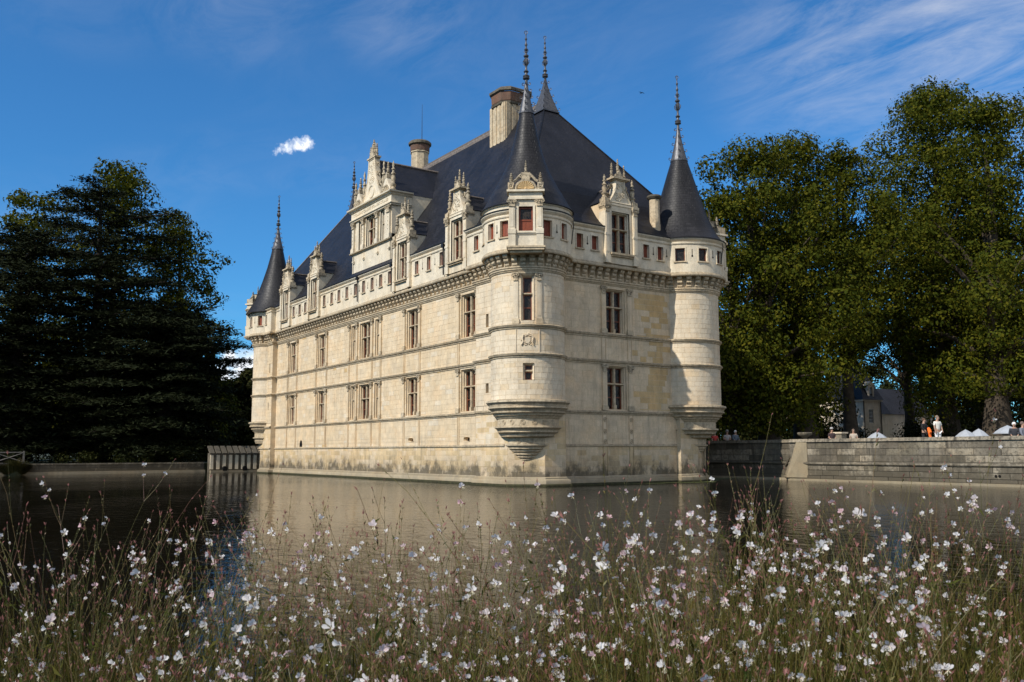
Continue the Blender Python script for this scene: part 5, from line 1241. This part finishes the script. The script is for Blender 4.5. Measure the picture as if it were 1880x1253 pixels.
# ------------------------------------------------------------------ outbuilding behind the planes
def outbuilding():
    o = gp(112, 1583, TG); R = empty('outbuilding', o); tag(R, 'cream outbuilding with steep slate roof, small dormer and arched door under the planes', 'building')
    R.rotation_euler.z = math.atan2(FH.y, FH.x)-PI/2+rad(30)     # front corner towards us
    M_R = stone('rendered_wall', (.66, .57, .44), (.60, .52, .39), grime=.4, blockvar=0, water=False)
    w, d, h = 3.3, 7.0, 5.9
    mb = MB()
    for a, b, c, e in subtract(0, w, 0, h, [(1.05, 1.85, 3.2, 4.9), (.95, 2.25, 0, 2.3)]): mb.box(a, b, 0, .3, c, e)
    mb.box(-.0, .3, .3, d, 0, h); mb.box(w-.3, w, .3, d, 0, h); mb.box(0, w, d-.3, d, 0, h); mb.build('wall', M_R, R)
    mb = MB(); mb.box(-.08, w+.08, -.06, .02, 2.75, 2.86); mb.box(-.06, .02, .02, d, 2.75, 2.86); mb.build('string_course', M_R, R)
    mb = MB(); mb.box(-.2, w+.2, -.2, d+.2, h, h+.25); mb.build('cornice', M_R, R)
    mb = MB(); zr = 11.6; pts = [(-.3, -.3, h+.2), (w+.3, -.3, h+.2), (w+.3, d+.3, h+.2), (-.3, d+.3, h+.2)]; r0, r1 = (w/2, 2.2, zr), (w/2, d-2.2, zr)
    for f in ((pts[0], pts[1], r0), (pts[1], pts[2], r1, r0), (pts[2], pts[3], r1), (pts[3], pts[0], r0, r1)): mb.face(f, uv=tuple((p[0]+p[1], p[2]) for p in f))
    mb.build('roof', M_SLATE, R, recalc=False)
    mb = MB()
    for a, b, c, e in subtract(.95, 2.05, h+.2, h+2.0, [(1.2, 1.8, h+.45, h+1.75)]): mb.box(a, b, -.1, .25, c, e)
    mb.box(.95, 1.05, .25, 1.3, h+.2, h+2.0); mb.box(1.95, 2.05, .25, 1.3, h+.2, h+2.0)
    mb.extr([(.85, h+2.0), (2.15, h+2.0), (1.9, h+2.3), (1.5, h+2.5), (1.1, h+2.3)], lambda x, z: (x, -.15, z), lambda x, z: (x, 1.4, z)); dm = mb.build('dormer', M_R, R)
    mb = MB(); mb.box(1.2, 1.8, .05, .1, h+.45, h+1.75); mb.build('pane', plain('bright_pane', (.30, .33, .36), .2), dm)
    win = MB(); win.box(1.05, 1.85, .12, .18, 3.2, 4.9); wo = win.build('window', M_GLASS, R)
    mb = MB()
    for x in (1.05, 1.30, 1.55, 1.79): mb.box(x, x+.05, .06, .12, 3.2, 4.9)
    for k in range(5): mb.box(1.05, 1.85, .07, .11, 3.2+.41*k, 3.25+.41*k)
    mb.build('frame', plain('white_sash', (.5, .5, .47), .5), wo)
    mb = MB(); mb.extr([(.95, 0), (2.25, 0), (2.25, 1.75), (2.05, 2.15), (1.6, 2.3), (1.15, 2.15), (.95, 1.75)], lambda x, z: (x, .2, z), lambda x, z: (x, .15, z)); dr = mb.build('door', plain('pale_door', (.36, .32, .25), .6), R)
    mb = MB(); mb.torus((1.6, .05, 1.55), (1, 0, 0), (0, 0, 1), .72, .07, 0, PI, 12); mb.build('arch_moulding', M_R, dr)
    mb = MB(); mb.extr([(1.6+.2*math.cos(t*PI/4), 1.3+.2*math.sin(t*PI/4)) for t in range(8)], lambda x, z: (x, .14, z), lambda x, z: (x, .12, z)); mb.build('oculus_shade_plate', M_HOLE, dr)
    for x in (.08, w-.05):
        mb = MB(); mb.tube([(x, -.08, 0), (x, -.08, h)], .06, 6); mb.build('downpipe', M_IRON, R)
    # lower wing to the right
    mb = MB()
    for a, b, c, e in subtract(w, w+12, 0, 4.4, [(w+7.6, w+8.9, 2.4, 4.0)]): mb.box(a, b, 1.2, 1.5, c, e)
    mb.build('wing_wall', M_R, R)
    mb = MB(); mb.face([(w, .9, 4.4), (w+12, .9, 4.4), (w+12, 4.5, 8.0), (w, 4.5, 8.0)], uv=((0, 0), (12, 0), (12, 5), (0, 5))); mb.build('wing_roof', M_SLATE, R, recalc=False)
    win = MB(); win.box(w+7.6, w+8.9, 1.3, 1.36, 2.4, 4.0); wo = win.build('window', M_GLASS, R); mb = MB()
    for x in (0, .4, .8, 1.22): mb.box(w+7.6+x, w+7.68+x, 1.22, 1.3, 2.4, 4.0)
    for k in range(4): mb.box(w+7.6, w+8.9, 1.23, 1.29, 2.4+.5*k, 2.46+.5*k)
    mb.build('frame', MATS['white_sash'], wo)
outbuilding()

# ------------------------------------------------------------------ parasols, posts, urn
M_CANVAS = plain('white_canvas', (.34, .36, .39), .8, 0, .08)
for i, (d, px, r, lab) in enumerate(((66, 1606, 1.25, 'white parasol in front of the arched door'), (68, 1768, 1.2, 'white parasol just right of the man in white'), (68, 1792, 1.1, 'white parasol close against the thick plane trunk, left side'), (64, 1845, 1.5, 'largest white parasol, right of the thick plane trunk'))):
    p = gp(d, px, TG); R = empty('parasol', p); tag(R, lab, 'parasol', 'terrace parasols'); zz = (.62, .80, .86, 1.0)[i]; r *= .66
    mb = MB(); mb.lathe([(.02, zz+.55), (r*.5, zz+.34), (r, zz), (r*.99, zz-.06)], 0, 0, 8); mb.build('canopy', M_CANVAS, R, recalc=False)
    mb = MB(); mb.tube([(0, 0, 0), (0, 0, zz+.6)], .025, 6); mb.build('pole', M_LEAD, R)
    mb = MB(); mb.lathe([(.3, 0), (.3, .08), (.03, .1)], 0, 0, 10); mb.build('base', M_IRON, R)
def pier(px, d, w, h, lab):
    p = gp(d, px, TG); R = empty('gate_pier', p); tag(R, lab, 'post')
    mb = MB(); mb.box(-w, w, -w, w, 0, h); mb.build('shaft', M_OLD2, R)
    mb = MB(); mb.box(-w-.08, w+.08, -w-.08, w+.08, h, h+.1); mb.build('cap', M_CREAM, R)
pier(1539, 61, .28, .95, 'squat stone post with a flat cap on the terrace edge')
p = gp(60, 1474, TG); R = empty('stone_urn', p); tag(R, 'weathered stone urn standing on the terrace parapet', 'urn')
mb = MB(); mb.lathe([(.25, 0), (.25, .5), (.14, .56), (.12, .64), (.3, .76), (.46, .86), (.5, .98), (.44, 1.02), (.2, 1.02)], 0, 0, 14); mb.build('bowl', M_OLD2, R, smooth=40)

# ------------------------------------------------------------------ visitors
def skinned(name, verts, edges, radii, mat, parent, root=0, sub=1):
    me = bpy.data.meshes.new(name); me.from_pydata(verts, edges, [])
    ob = bpy.data.objects.new(name, me); COL.objects.link(ob)
    sk = ob.modifiers.new('s', 'SKIN'); sk.use_smooth_shade = True
    for i, r in enumerate(radii):
        r = r if isinstance(r, tuple) else (r, r)
        me.skin_vertices[0].data[i].radius = r; me.skin_vertices[0].data[i].use_root = (i == root)
    sb = ob.modifiers.new('b', 'SUBSURF'); sb.levels = sub; sb.render_levels = sub
    dg = bpy.context.evaluated_depsgraph_get(); ev = ob.evaluated_get(dg); m2 = bpy.data.meshes.new_from_object(ev)
    bpy.data.objects.remove(ob); bpy.data.meshes.remove(me)
    m2.materials.clear(); m2.materials.append(mat); m2.shade_smooth()
    return place(name, m2, parent)
SKIN = plain('skin', (.42, .25, .17), .6, 0, .08)
CL = {}
def cloth(c):
    if c not in CL: CL[c] = plain('cloth_%d' % len(CL), c, .85, 0, .08)
    return CL[c]
def gpy(px, y, z):
    v = FW*1650+RT*(px-940)-UP*(800-626.5); t = (y-CAM.y)/v.y; p = CAM+v*t; return Vector((p.x, p.y, z))
def person(px, d, label, top, bottom, hair, face=0.0, h=1.74, sit=False, arms=(0, 0), z=TG, hat=None, sleeves=.5, shorts=False):
    p = gpy(px, d, z); R = empty('person', p); tag(R, label, 'person', 'visitors on the terrace')
    R.rotation_euler.z = math.atan2(RH.y, RH.x)+face; s = h/1.74; R.scale = (s, s, s)
    # x right, -y towards the camera
    hip = .46 if sit else .92; sh = hip+.52; V, E, r = [], [], []
    def add(v, rr, par=None):
        V.append(v); r.append(rr); i = len(V)-1
        if par is not None: E.append((par, i))
        return i
    pel = add((0, 0, hip), (.15, .115)); bel = add((0, -.01, hip+.2), (.135, .105), pel); che = add((0, 0, hip+.42), (.165, .115), bel); nk = add((0, -.01, sh+.06), .055, che); hd = add((0, -.03, sh+.15), (.075, .085), nk); hd2 = add((0, -.04, sh+.23), (.085, .10), hd); add((0, -.02, sh+.30), (.06, .075), hd2)
    hands = []
    for sx, bend in ((-1, arms[0]), (1, arms[1])):
        a = add((sx*.19, 0, sh-.04), .062, che); el = (sx*.25, -.03-.05*bend, sh-.32); b = add(el, .045, a)
        wr = (sx*(.27-.13*bend), -.06-.20*bend, sh-.58+.30*bend); c = add(wr, .03, b); hn = (wr[0]-sx*.02*bend, wr[1]-.06*bend-.01, wr[2]-.09+.06*bend); add(hn, (.035, .022), c); hands.append((hn, sx))
        if sit: k = add((sx*.12, -.42, hip+.02), .065, add((sx*.1, -.06, hip), .09, pel)); f = add((sx*.12, -.46, .09), .042, k); add((sx*.13, -.60, .04), .038, f)
        else: k = add((sx*.11, -.02, .50), .06, add((sx*.10, 0, hip-.06), .092, pel)); f = add((sx*.12, .02, .09), .042, k); add((sx*.14, -.14, .04), .04, f)
    # fingers leave the palm as short separate chains
    for hn, sx in hands:
        pi = V.index(hn)
        for q in range(4): add((hn[0]+(q-1.5)*.011, hn[1]-.005*q, hn[2]-.075-.006*(1.5-abs(q-1.5))), .008, add((hn[0]+(q-1.5)*.012, hn[1], hn[2]-.035), .009, pi))
        add((hn[0]-sx*.05, hn[1]-.02, hn[2]-.03), .009, pi)
    skinned('body', V, E, r, SKIN, R)
    TV = [(0, 0, hip-.02), (0, -.01, hip+.2), (0, 0, hip+.42), (0, 0, sh+.0)]; TR = [(.175, .14), (.165, .135), (.19, .14), (.09, .08)]; TE = [(0, 1), (1, 2), (2, 3)]
    for sx, bend in ((-1, arms[0]), (1, arms[1])):
        i = len(TV); TV += [(sx*.195, 0, sh-.03), (sx*(.195+.055*min(1, sleeves*2)), -.03*sleeves*2, sh-.04-.26*min(1, sleeves*1.6))]; TR += [.082, .066]; TE += [(2, i), (i, i+1)]
        if sleeves > .8: TV.append((sx*(.27-.13*bend), -.06-.20*bend, sh-.56+.30*bend)); TR.append(.045); TE.append((i+1, i+2))
    skinned('shirt', TV, TE, TR, cloth(top), R)
    BV = [(0, 0, hip+.03)]; BR = [(.17, .135)]; BE = []
    for sx in (-1, 1):
        i = len(BV)
        if sit: BV += [(sx*.1, -.05, hip), (sx*.12, -.43, hip+.02), (sx*.12, -.46, .16)]; BR += [.11, .085, .065]
        else: BV += [(sx*.10, 0, hip-.08), (sx*.11, -.02, .50), (sx*.12, .02, .47 if shorts else .14)]; BR += [.115, .088, .085 if shorts else .062]
        BE += [(0, i), (i, i+1), (i+1, i+2)]
    skinned('trousers', BV, BE, BR, cloth(bottom), R)
    mb = MB(); c = Vector((0, -.015, sh+.25)); mb.lathe([(max(.001, .108*math.sin(PI*k/8)), c.z+.115*math.cos(PI*k/8)+.01) for k in range(0, 6)], c.x, c.y+.015, 10); mb.build('hair', cloth(hair), R, smooth=80)
    mb = MB()
    for sx in (-1, 1): mb.ball((sx*.032, -.125, sh+.235), .011, 6); 
    mb.build('eyes', M_HOLE, R)
    mb = MB(); mb.tube([(0, -.125, sh+.23), (0, -.15, sh+.19), (0, -.13, sh+.18)], [.008, .016, .012], 5); mb.build('nose', SKIN, R)
    mb = MB(); mb.tube([(-.028, -.118, sh+.148), (0, -.126, sh+.146), (.028, -.118, sh+.148)], .007, 5); mb.build('mouth', cloth((.3, .12, .1)), R)
    if hat:
        mb = MB(); mb.lathe([(.17, sh+.31), (.11, sh+.32), (.105, sh+.40), (.06, sh+.43), (.001, sh+.435)], 0, -.02, 12); mb.build('hat', cloth(hat), R, smooth=50)
    return R
def bag(p, R_loc): pass
person(1722, 20.4, 'man in white shirt and white shorts standing at the terrace parapet', (.72, .68, .60), (.75, .74, .72), (.20, .15, .11), .35, 1.78, arms=(.15, .3), shorts=True)
person(1697, 20.35, 'person in a dark top carrying a bright orange jacket beside the man in white', (.015, .014, .014), (.02, .02, .022), (.09, .05, .03), .6, 1.66, arms=(.6, .9), sleeves=.9)
p = gpy(1705, 20.1, TG); R = empty('jacket', p); tag(R, 'bright orange jacket hanging from the arm of the person in black', 'jacket')
skinned('cloth_folds', [(0, 0, 1.15), (.12, -.05, .98), (.20, -.08, .85), (.1, -.05, .66), (.16, -.03, .50), (.26, -.04, .30)], [(0, 1), (1, 2), (1, 3), (3, 4), (4, 5)], [(.09, .05), (.15, .08), (.08, .05), (.11, .06), (.13, .07), (.12, .06)], cloth((.85, .16, .02)), R)
person(1312, 21.3, 'visitor in a red top holding a turquoise bag by the right turret', (.45, .05, .04), (.05, .30, .32), (.35, .30, .25), .1, 1.66, sit=True, arms=(.6, .6))
person(1335, 21.4, 'visitor in a pale grey shirt seated on the parapet with folded arms', (.40, .37, .34), (.04, .04, .05), (.22, .17, .14), -.2, 1.72, sit=True, arms=(1, 1), hat=(.25, .23, .2))
person(1350, 21.3, 'white-haired visitor in a slate blue jacket seated on the parapet', (.10, .12, .14), (.05, .05, .06), (.65, .63, .6), .3, 1.72, sit=True, arms=(.7, .7), sleeves=.9)
person(1527, 21.2, 'visitor in dark clothes with pale cap near the squat stone post', (.05, .03, .03), (.03, .03, .04), (.10, .08, .06), .2, 1.68, sit=True, arms=(.7, .2), hat=(.4, .38, .36))
person(1567, 23, 'visitor in a sand-coloured shirt seen in front of the shrub by the outbuilding', (.42, .35, .28), (.06, .05, .05), (.15, .10, .07), -.3, 1.62, arms=(.5, .5), sit=True)
person(1863, 21.0, 'white-haired visitor in a dark coat seated near the right edge', (.03, .03, .035), (.04, .04, .05), (.7, .68, .64), -.5, 1.75, sit=True, arms=(.8, .8), sleeves=.9)
person(1878, 21.2, 'visitor in a blue-grey jacket at the right edge, turned towards the white-haired one', (.16, .17, .20), (.05, .05, .06), (.14, .10, .08), .6, 1.78, sit=True, arms=(.4, .4), sleeves=.9)

# bird high in the sky
p = CAM+(FW*1650+RT*(1178-940)-UP*(171-626.5)).normalized()*120; R = empty('bird', p); tag(R, 'small dark bird gliding in the blue sky above the right turret', 'bird')
mb = MB(); b = [(-.22, 0, 0), (-.12, 0, .01), (0, 0, 0), (.1, 0, .01), (.2, 0, .03)]
mb.tube(b, [.01, .04, .055, .04, .012], 6); mb.tube([(-.22, 0, 0), (-.33, 0, .01)], [.02, .035], 4)
for s in (-1, 1): mb.face([(.06, s*.03, .02), (.10, s*.28, .06), (-.02, s*.5, .03), (-.06, s*.25, .05), (-.05, s*.03, .02)])
mb.build('body', M_HOLE, R)

# ------------------------------------------------------------------ gaura in the foreground
def petalmat():
    t = NT('gaura_petal'); o = t.n('ShaderNodeObjectInfo')
    c = t.ramp(o.outputs['Random'], ((0, (.88, .84, .80)), (.70, (.86, .80, .77)), (.86, (.82, .62, .62)), (1, (.76, .46, .48))))
    t.col(c); t.set(Roughness=.7)
    tr = t.n('ShaderNodeBsdfTranslucent'); mx = t.n('ShaderNodeMixShader'); mx.inputs[0].default_value = .45
    t.l(c, tr.inputs[0]); t.l(t.b.outputs[0], mx.inputs[1]); t.l(tr.outputs[0], mx.inputs[2]); t.l(mx.outputs[0], t.t.nodes['Material Output'].inputs[0]); return t.m
M_PETAL = petalmat()
M_PINK = plain('gaura_bud_pink', (.22, .085, .070), .6, 0, .35, scale=60)
M_STAMEN = plain('stamen', (.55, .50, .35), .7)
def stemmat():
    t = NT('gaura_stem'); p = t.pos(); r = t.rand(); n = t.noise(p, 3.5, 3)
    t.col(t.ramp(t.math('ADD', t.math('MULTIPLY', r, .65), t.math('MULTIPLY', n, .35)), ((.15, (.055, .06, .010)), (.42, (.10, .092, .016)), (.62, (.14, .108, .024)), (.78, (.13, .06, .028)), (.93, (.085, .026, .018))))); t.set(Roughness=.55); return t.m
M_STEM = stemmat()
L_GAURA = leafmat('gaura_leaf', [(.022, .035, .008), (.05, .065, .012), (.085, .085, .016), (.10, .06, .02)], trans=.3)
def flower_mesh(seed):
    g = random.Random(seed); mb = MB(); op = g.uniform(.25, 1.0)
    # x-y is the flower's face, +z looks out of it; four petals in a fan, stamens hanging on the open side
    for k, a in enumerate((-52, -17, 17, 52) if seed % 3 else (-70, -25, 25, 70)):
        a = rad(90+a*1.25+g.uniform(-9, 9)); L = g.uniform(.0125, .0175); w = L*g.uniform(.27, .38); d = Vector((math.cos(a), math.sin(a), 0)); e = Vector((-d.y, d.x, 0))
        curl = g.uniform(-.003, .005); lift = .004+(1-op)*.010
        pr = [(.001, .0007, 0), (.30, .30, .3), (.60, .95, .7), (.85, .80, .9), (1, .25, 1)]
        rows = []
        for q, ww, l in pr:
            c = d*L*q+ZV*(lift*l+curl*q*q); rows.append([c-e*w*ww+ZV*.0012*ww, c+ZV*-.0008*ww, c+e*w*ww+ZV*.0012*ww])
        mb.grid(rows, 0)
    for k in range(6):
        a = rad(-90+g.uniform(-40, 40)); d = Vector((math.cos(a), math.sin(a), 0)); L = g.uniform(.009, .014)
        s = Vector((-d.y, d.x, 0))*.00035; mb.face([-s, s, d*L+s+ZV*.004, d*L-s+ZV*.004], 1); mb.ball(d*L+ZV*.004, .0010, 4, 1)
    mb.tube([(0, 0, 0), (0, -.002, -.006), (0, -.004, -.013)], [.0011, .0012, .0016], 5, 2)
    for a in (200, 340): d = Vector((math.cos(rad(a)), math.sin(rad(a)), 0)); mb.tube([(0, 0, -.001), d*.006+ZV*-.003, d*.010+ZV*-.008], [.001, .0012, .0004], 4, 2)
    return mb.build('flower', [M_PETAL, M_STAMEN, M_PINK], link=False, recalc=False, smooth=60)
FL = [flower_mesh(k) for k in range(14)]
def bud_mesh():
    mb = MB(); mb.lathe([(.0002, 0), (.0016, .003), (.0022, .007), (.0017, .012), (.0004, .016)], 0, 0, 6); return mb
def gaura(base, label, seed, nst, hmax, rad_):
    g = random.Random(seed); R = empty('gaura_plant', base); tag(R, label, 'flowering plant', 'white gaura plants along the bank')
    st, bd = MB(), MB(); leaves = []; nf = 0
    for k in range(nst):
        a = g.uniform(0, 2*PI); q = math.sqrt(g.random())*rad_; b = Vector((q*math.cos(a), q*math.sin(a), 0))
        H = hmax*g.uniform(.52, 1.0) if g.random() < .95 else hmax*g.uniform(1.0, 1.16)
        out = Vector((math.cos(a+g.uniform(-.9, .9)), math.sin(a+g.uniform(-.9, .9)), 0))*g.uniform(.05, .62)*H*.60+RH*g.uniform(-.10, .14)*H
        c1 = b+out*.18+ZV*H*.45; c2 = b+out*.55+ZV*H*.82; c3 = b+out+ZV*H*g.uniform(.93, 1.0)
        pts = []
        for j in range(9):
            t = j/8; pts.append(b*(1-t)**3+c1*3*t*(1-t)**2+c2*3*t*t*(1-t)+c3*t**3+Vector((g.uniform(-1, 1), g.uniform(-1, 1), 0))*.006)
        r0 = g.uniform(.0010, .0018); st.tube(pts, [r0*(1-.6*j/8) for j in range(9)], 4, cap=False)
        tips = [(pts[-1], (pts[-1]-pts[-2]).normalized(), pts)]
        for _ in range(g.choice((0, 1, 1, 2, 2, 3))):       # side branches
            j = g.randint(4, 7); d = ((pts[j]-pts[j-1]).normalized()+Vector((g.uniform(-1, 1), g.uniform(-1, 1), g.uniform(-.1, .6)))*.75).normalized(); L = g.uniform(.08, .24)
            bp = [pts[j]+d*L*t+ZV*L*.35*t*t for t in (0, .35, .7, 1)]; st.tube(bp, [r0*.6, r0*.5, r0*.4, r0*.3], 4, cap=False); tips.append((bp[-1], (bp[-1]-bp[-2]).normalized(), bp))
        for tip, d, line in tips:
            L = len(line)
            for _ in range(g.randint(4, 9)):                # small seed pods and buds up the spike
                t = g.uniform(.45, 1)*(L-1); j = min(L-2, int(t)); c = line[j].lerp(line[j+1], t-j); dd = (d+Vector((g.uniform(-1, 1), g.uniform(-1, 1), g.uniform(-.3, .5)))*.7).normalized(); l = g.uniform(.006, .013); w = l*.17
                bd.tube([c, c+dd*l*.5, c+dd*l], [w*.5, w, w*.25], 3, 0 if g.random() < .82 else 1, cap=False)
            for _ in range(g.randint(2, 4)):
                dd = (d+Vector((g.uniform(-1, 1), g.uniform(-1, 1), g.uniform(-.2, .6)))*.5).normalized(); l = g.uniform(.008, .017)
                bd.tube([tip, tip+dd*l*.55, tip+dd*l], [.0006, .0014, .0003], 3, 1, cap=False)
            for _ in range(g.choice((0, 0, 0, 0, 0, 0, 1, 1, 2))):
                t = g.uniform(.62, .99)*(L-1); j = min(L-2, int(t)); c = line[j].lerp(line[j+1], t-j)+Vector((g.uniform(-1, 1), g.uniform(-1, 1), g.uniform(-.5, 1)))*.010
                zax = (-FH*g.uniform(-.1, 1)+Vector((0, -.45, .12))+RH*g.uniform(-.8, .8)+ZV*g.uniform(-.35, .45)).normalized(); yax = (ZV+Vector((g.uniform(-.5, .5), g.uniform(-.5, .5), 0))); yax = (yax-zax*yax.dot(zax)).normalized(); xax = yax.cross(zax)
                s = g.uniform(.58, 1.12); M = Matrix(((xax.x*s, yax.x*s, zax.x*s, c.x), (xax.y*s, yax.y*s, zax.y*s, c.y), (xax.z*s, yax.z*s, zax.z*s, c.z), (0, 0, 0, 1)))
                place('flower', g.choice(FL), R, M); nf += 1
        for _ in range(g.randint(7, 15)):
            t = g.uniform(.0, .72)**.9*8; j = min(7, int(t)); c = pts[j].lerp(pts[j+1], t-j); leaves.append((c.x+g.uniform(-.012, .012), c.y+g.uniform(-.012, .012), c.z+g.uniform(0, .02)))
    tag(st.build('stems', M_STEM, R, recalc=False), kind='stuff'); tag(bd.build('buds', [M_STEM, M_PINK], R, recalc=False), kind='stuff')
    lo = leaf_mesh('leaves', np.array(leaves), .045, L_GAURA, R, aspect=.17, droop=-.6); lo['kind'] = 'stuff'
    return nf
ORD = ['leftmost', 'second from the left', 'third from the left', 'fourth from the left', 'fifth from the left', 'sixth from the left', 'seventh from the left', 'eighth from the left', 'ninth from the left']
NF = 0; sd = 0
for row, (d, n, hm, nst, rr, rl) in enumerate(((1.22, 3, 1.06, 24, .26, 'nearest'), (1.65, 5, 1.12, 46, .30, 'front'), (2.35, 6, 1.18, 72, .38, 'second'), (3.2, 7, 1.26, 82, .42, 'third'), (4.1, 8, 1.25, 72, .46, 'last'))):
    half = d*.60
    for k in range(n):
        sd += 1; lat = -half+2*half*(k+.5)/n+rnd.uniform(-.08, .08); pxx = 940+lat/d*1650
        hh = hm*(1.0 if pxx > 1050 else (.94 if pxx < 330 else .95))*rnd.uniform(.95, 1.04)
        ns = int(nst*(1.25 if pxx > 1150 else .95))
        NF += gaura(ground_at(d+rnd.uniform(-.15, .15), lat, .53), 'white-flowered gaura plant, %s in the %s row of the bank' % (ORD[k] if k < n-1 else 'rightmost', rl), 500+sd, ns, hh, rr)
print('flowers', NF)
def bankgrass():
    mb = MB(); g = random.Random(9)
    for k in range(15000):
        d = g.uniform(1.3, 4.9); lat = g.uniform(-.64, .64)*d; p = ground_at(d, lat, .5); l = g.uniform(.4, 1.02)*(1.15 if lat > .1*d else .9); lean_ = Vector((g.uniform(-.3, .3), g.uniform(-.3, .3), 1)).normalized(); tip = p+lean_*l+Vector((g.uniform(-.1, .1), g.uniform(-.1, .1), 0)); mid = p.lerp(tip, .55)+Vector((0, 0, .03)); a = g.uniform(0, PI); s = Vector((math.cos(a), math.sin(a), 0))*g.uniform(.0012, .0028)
        mb.face([p-s, p+s, mid+s*.8, mid-s*.8]); mb.face([mid-s*.8, mid+s*.8, tip])
    o = mb.build('bank_grass', leafmat('grass_blade', [(.030, .030, .007), (.070, .062, .012), (.125, .098, .020)], trans=.3), recalc=False); tag(o, 'thin green grass blades growing between the gaura plants', 'grass', kind='stuff')
bankgrass()
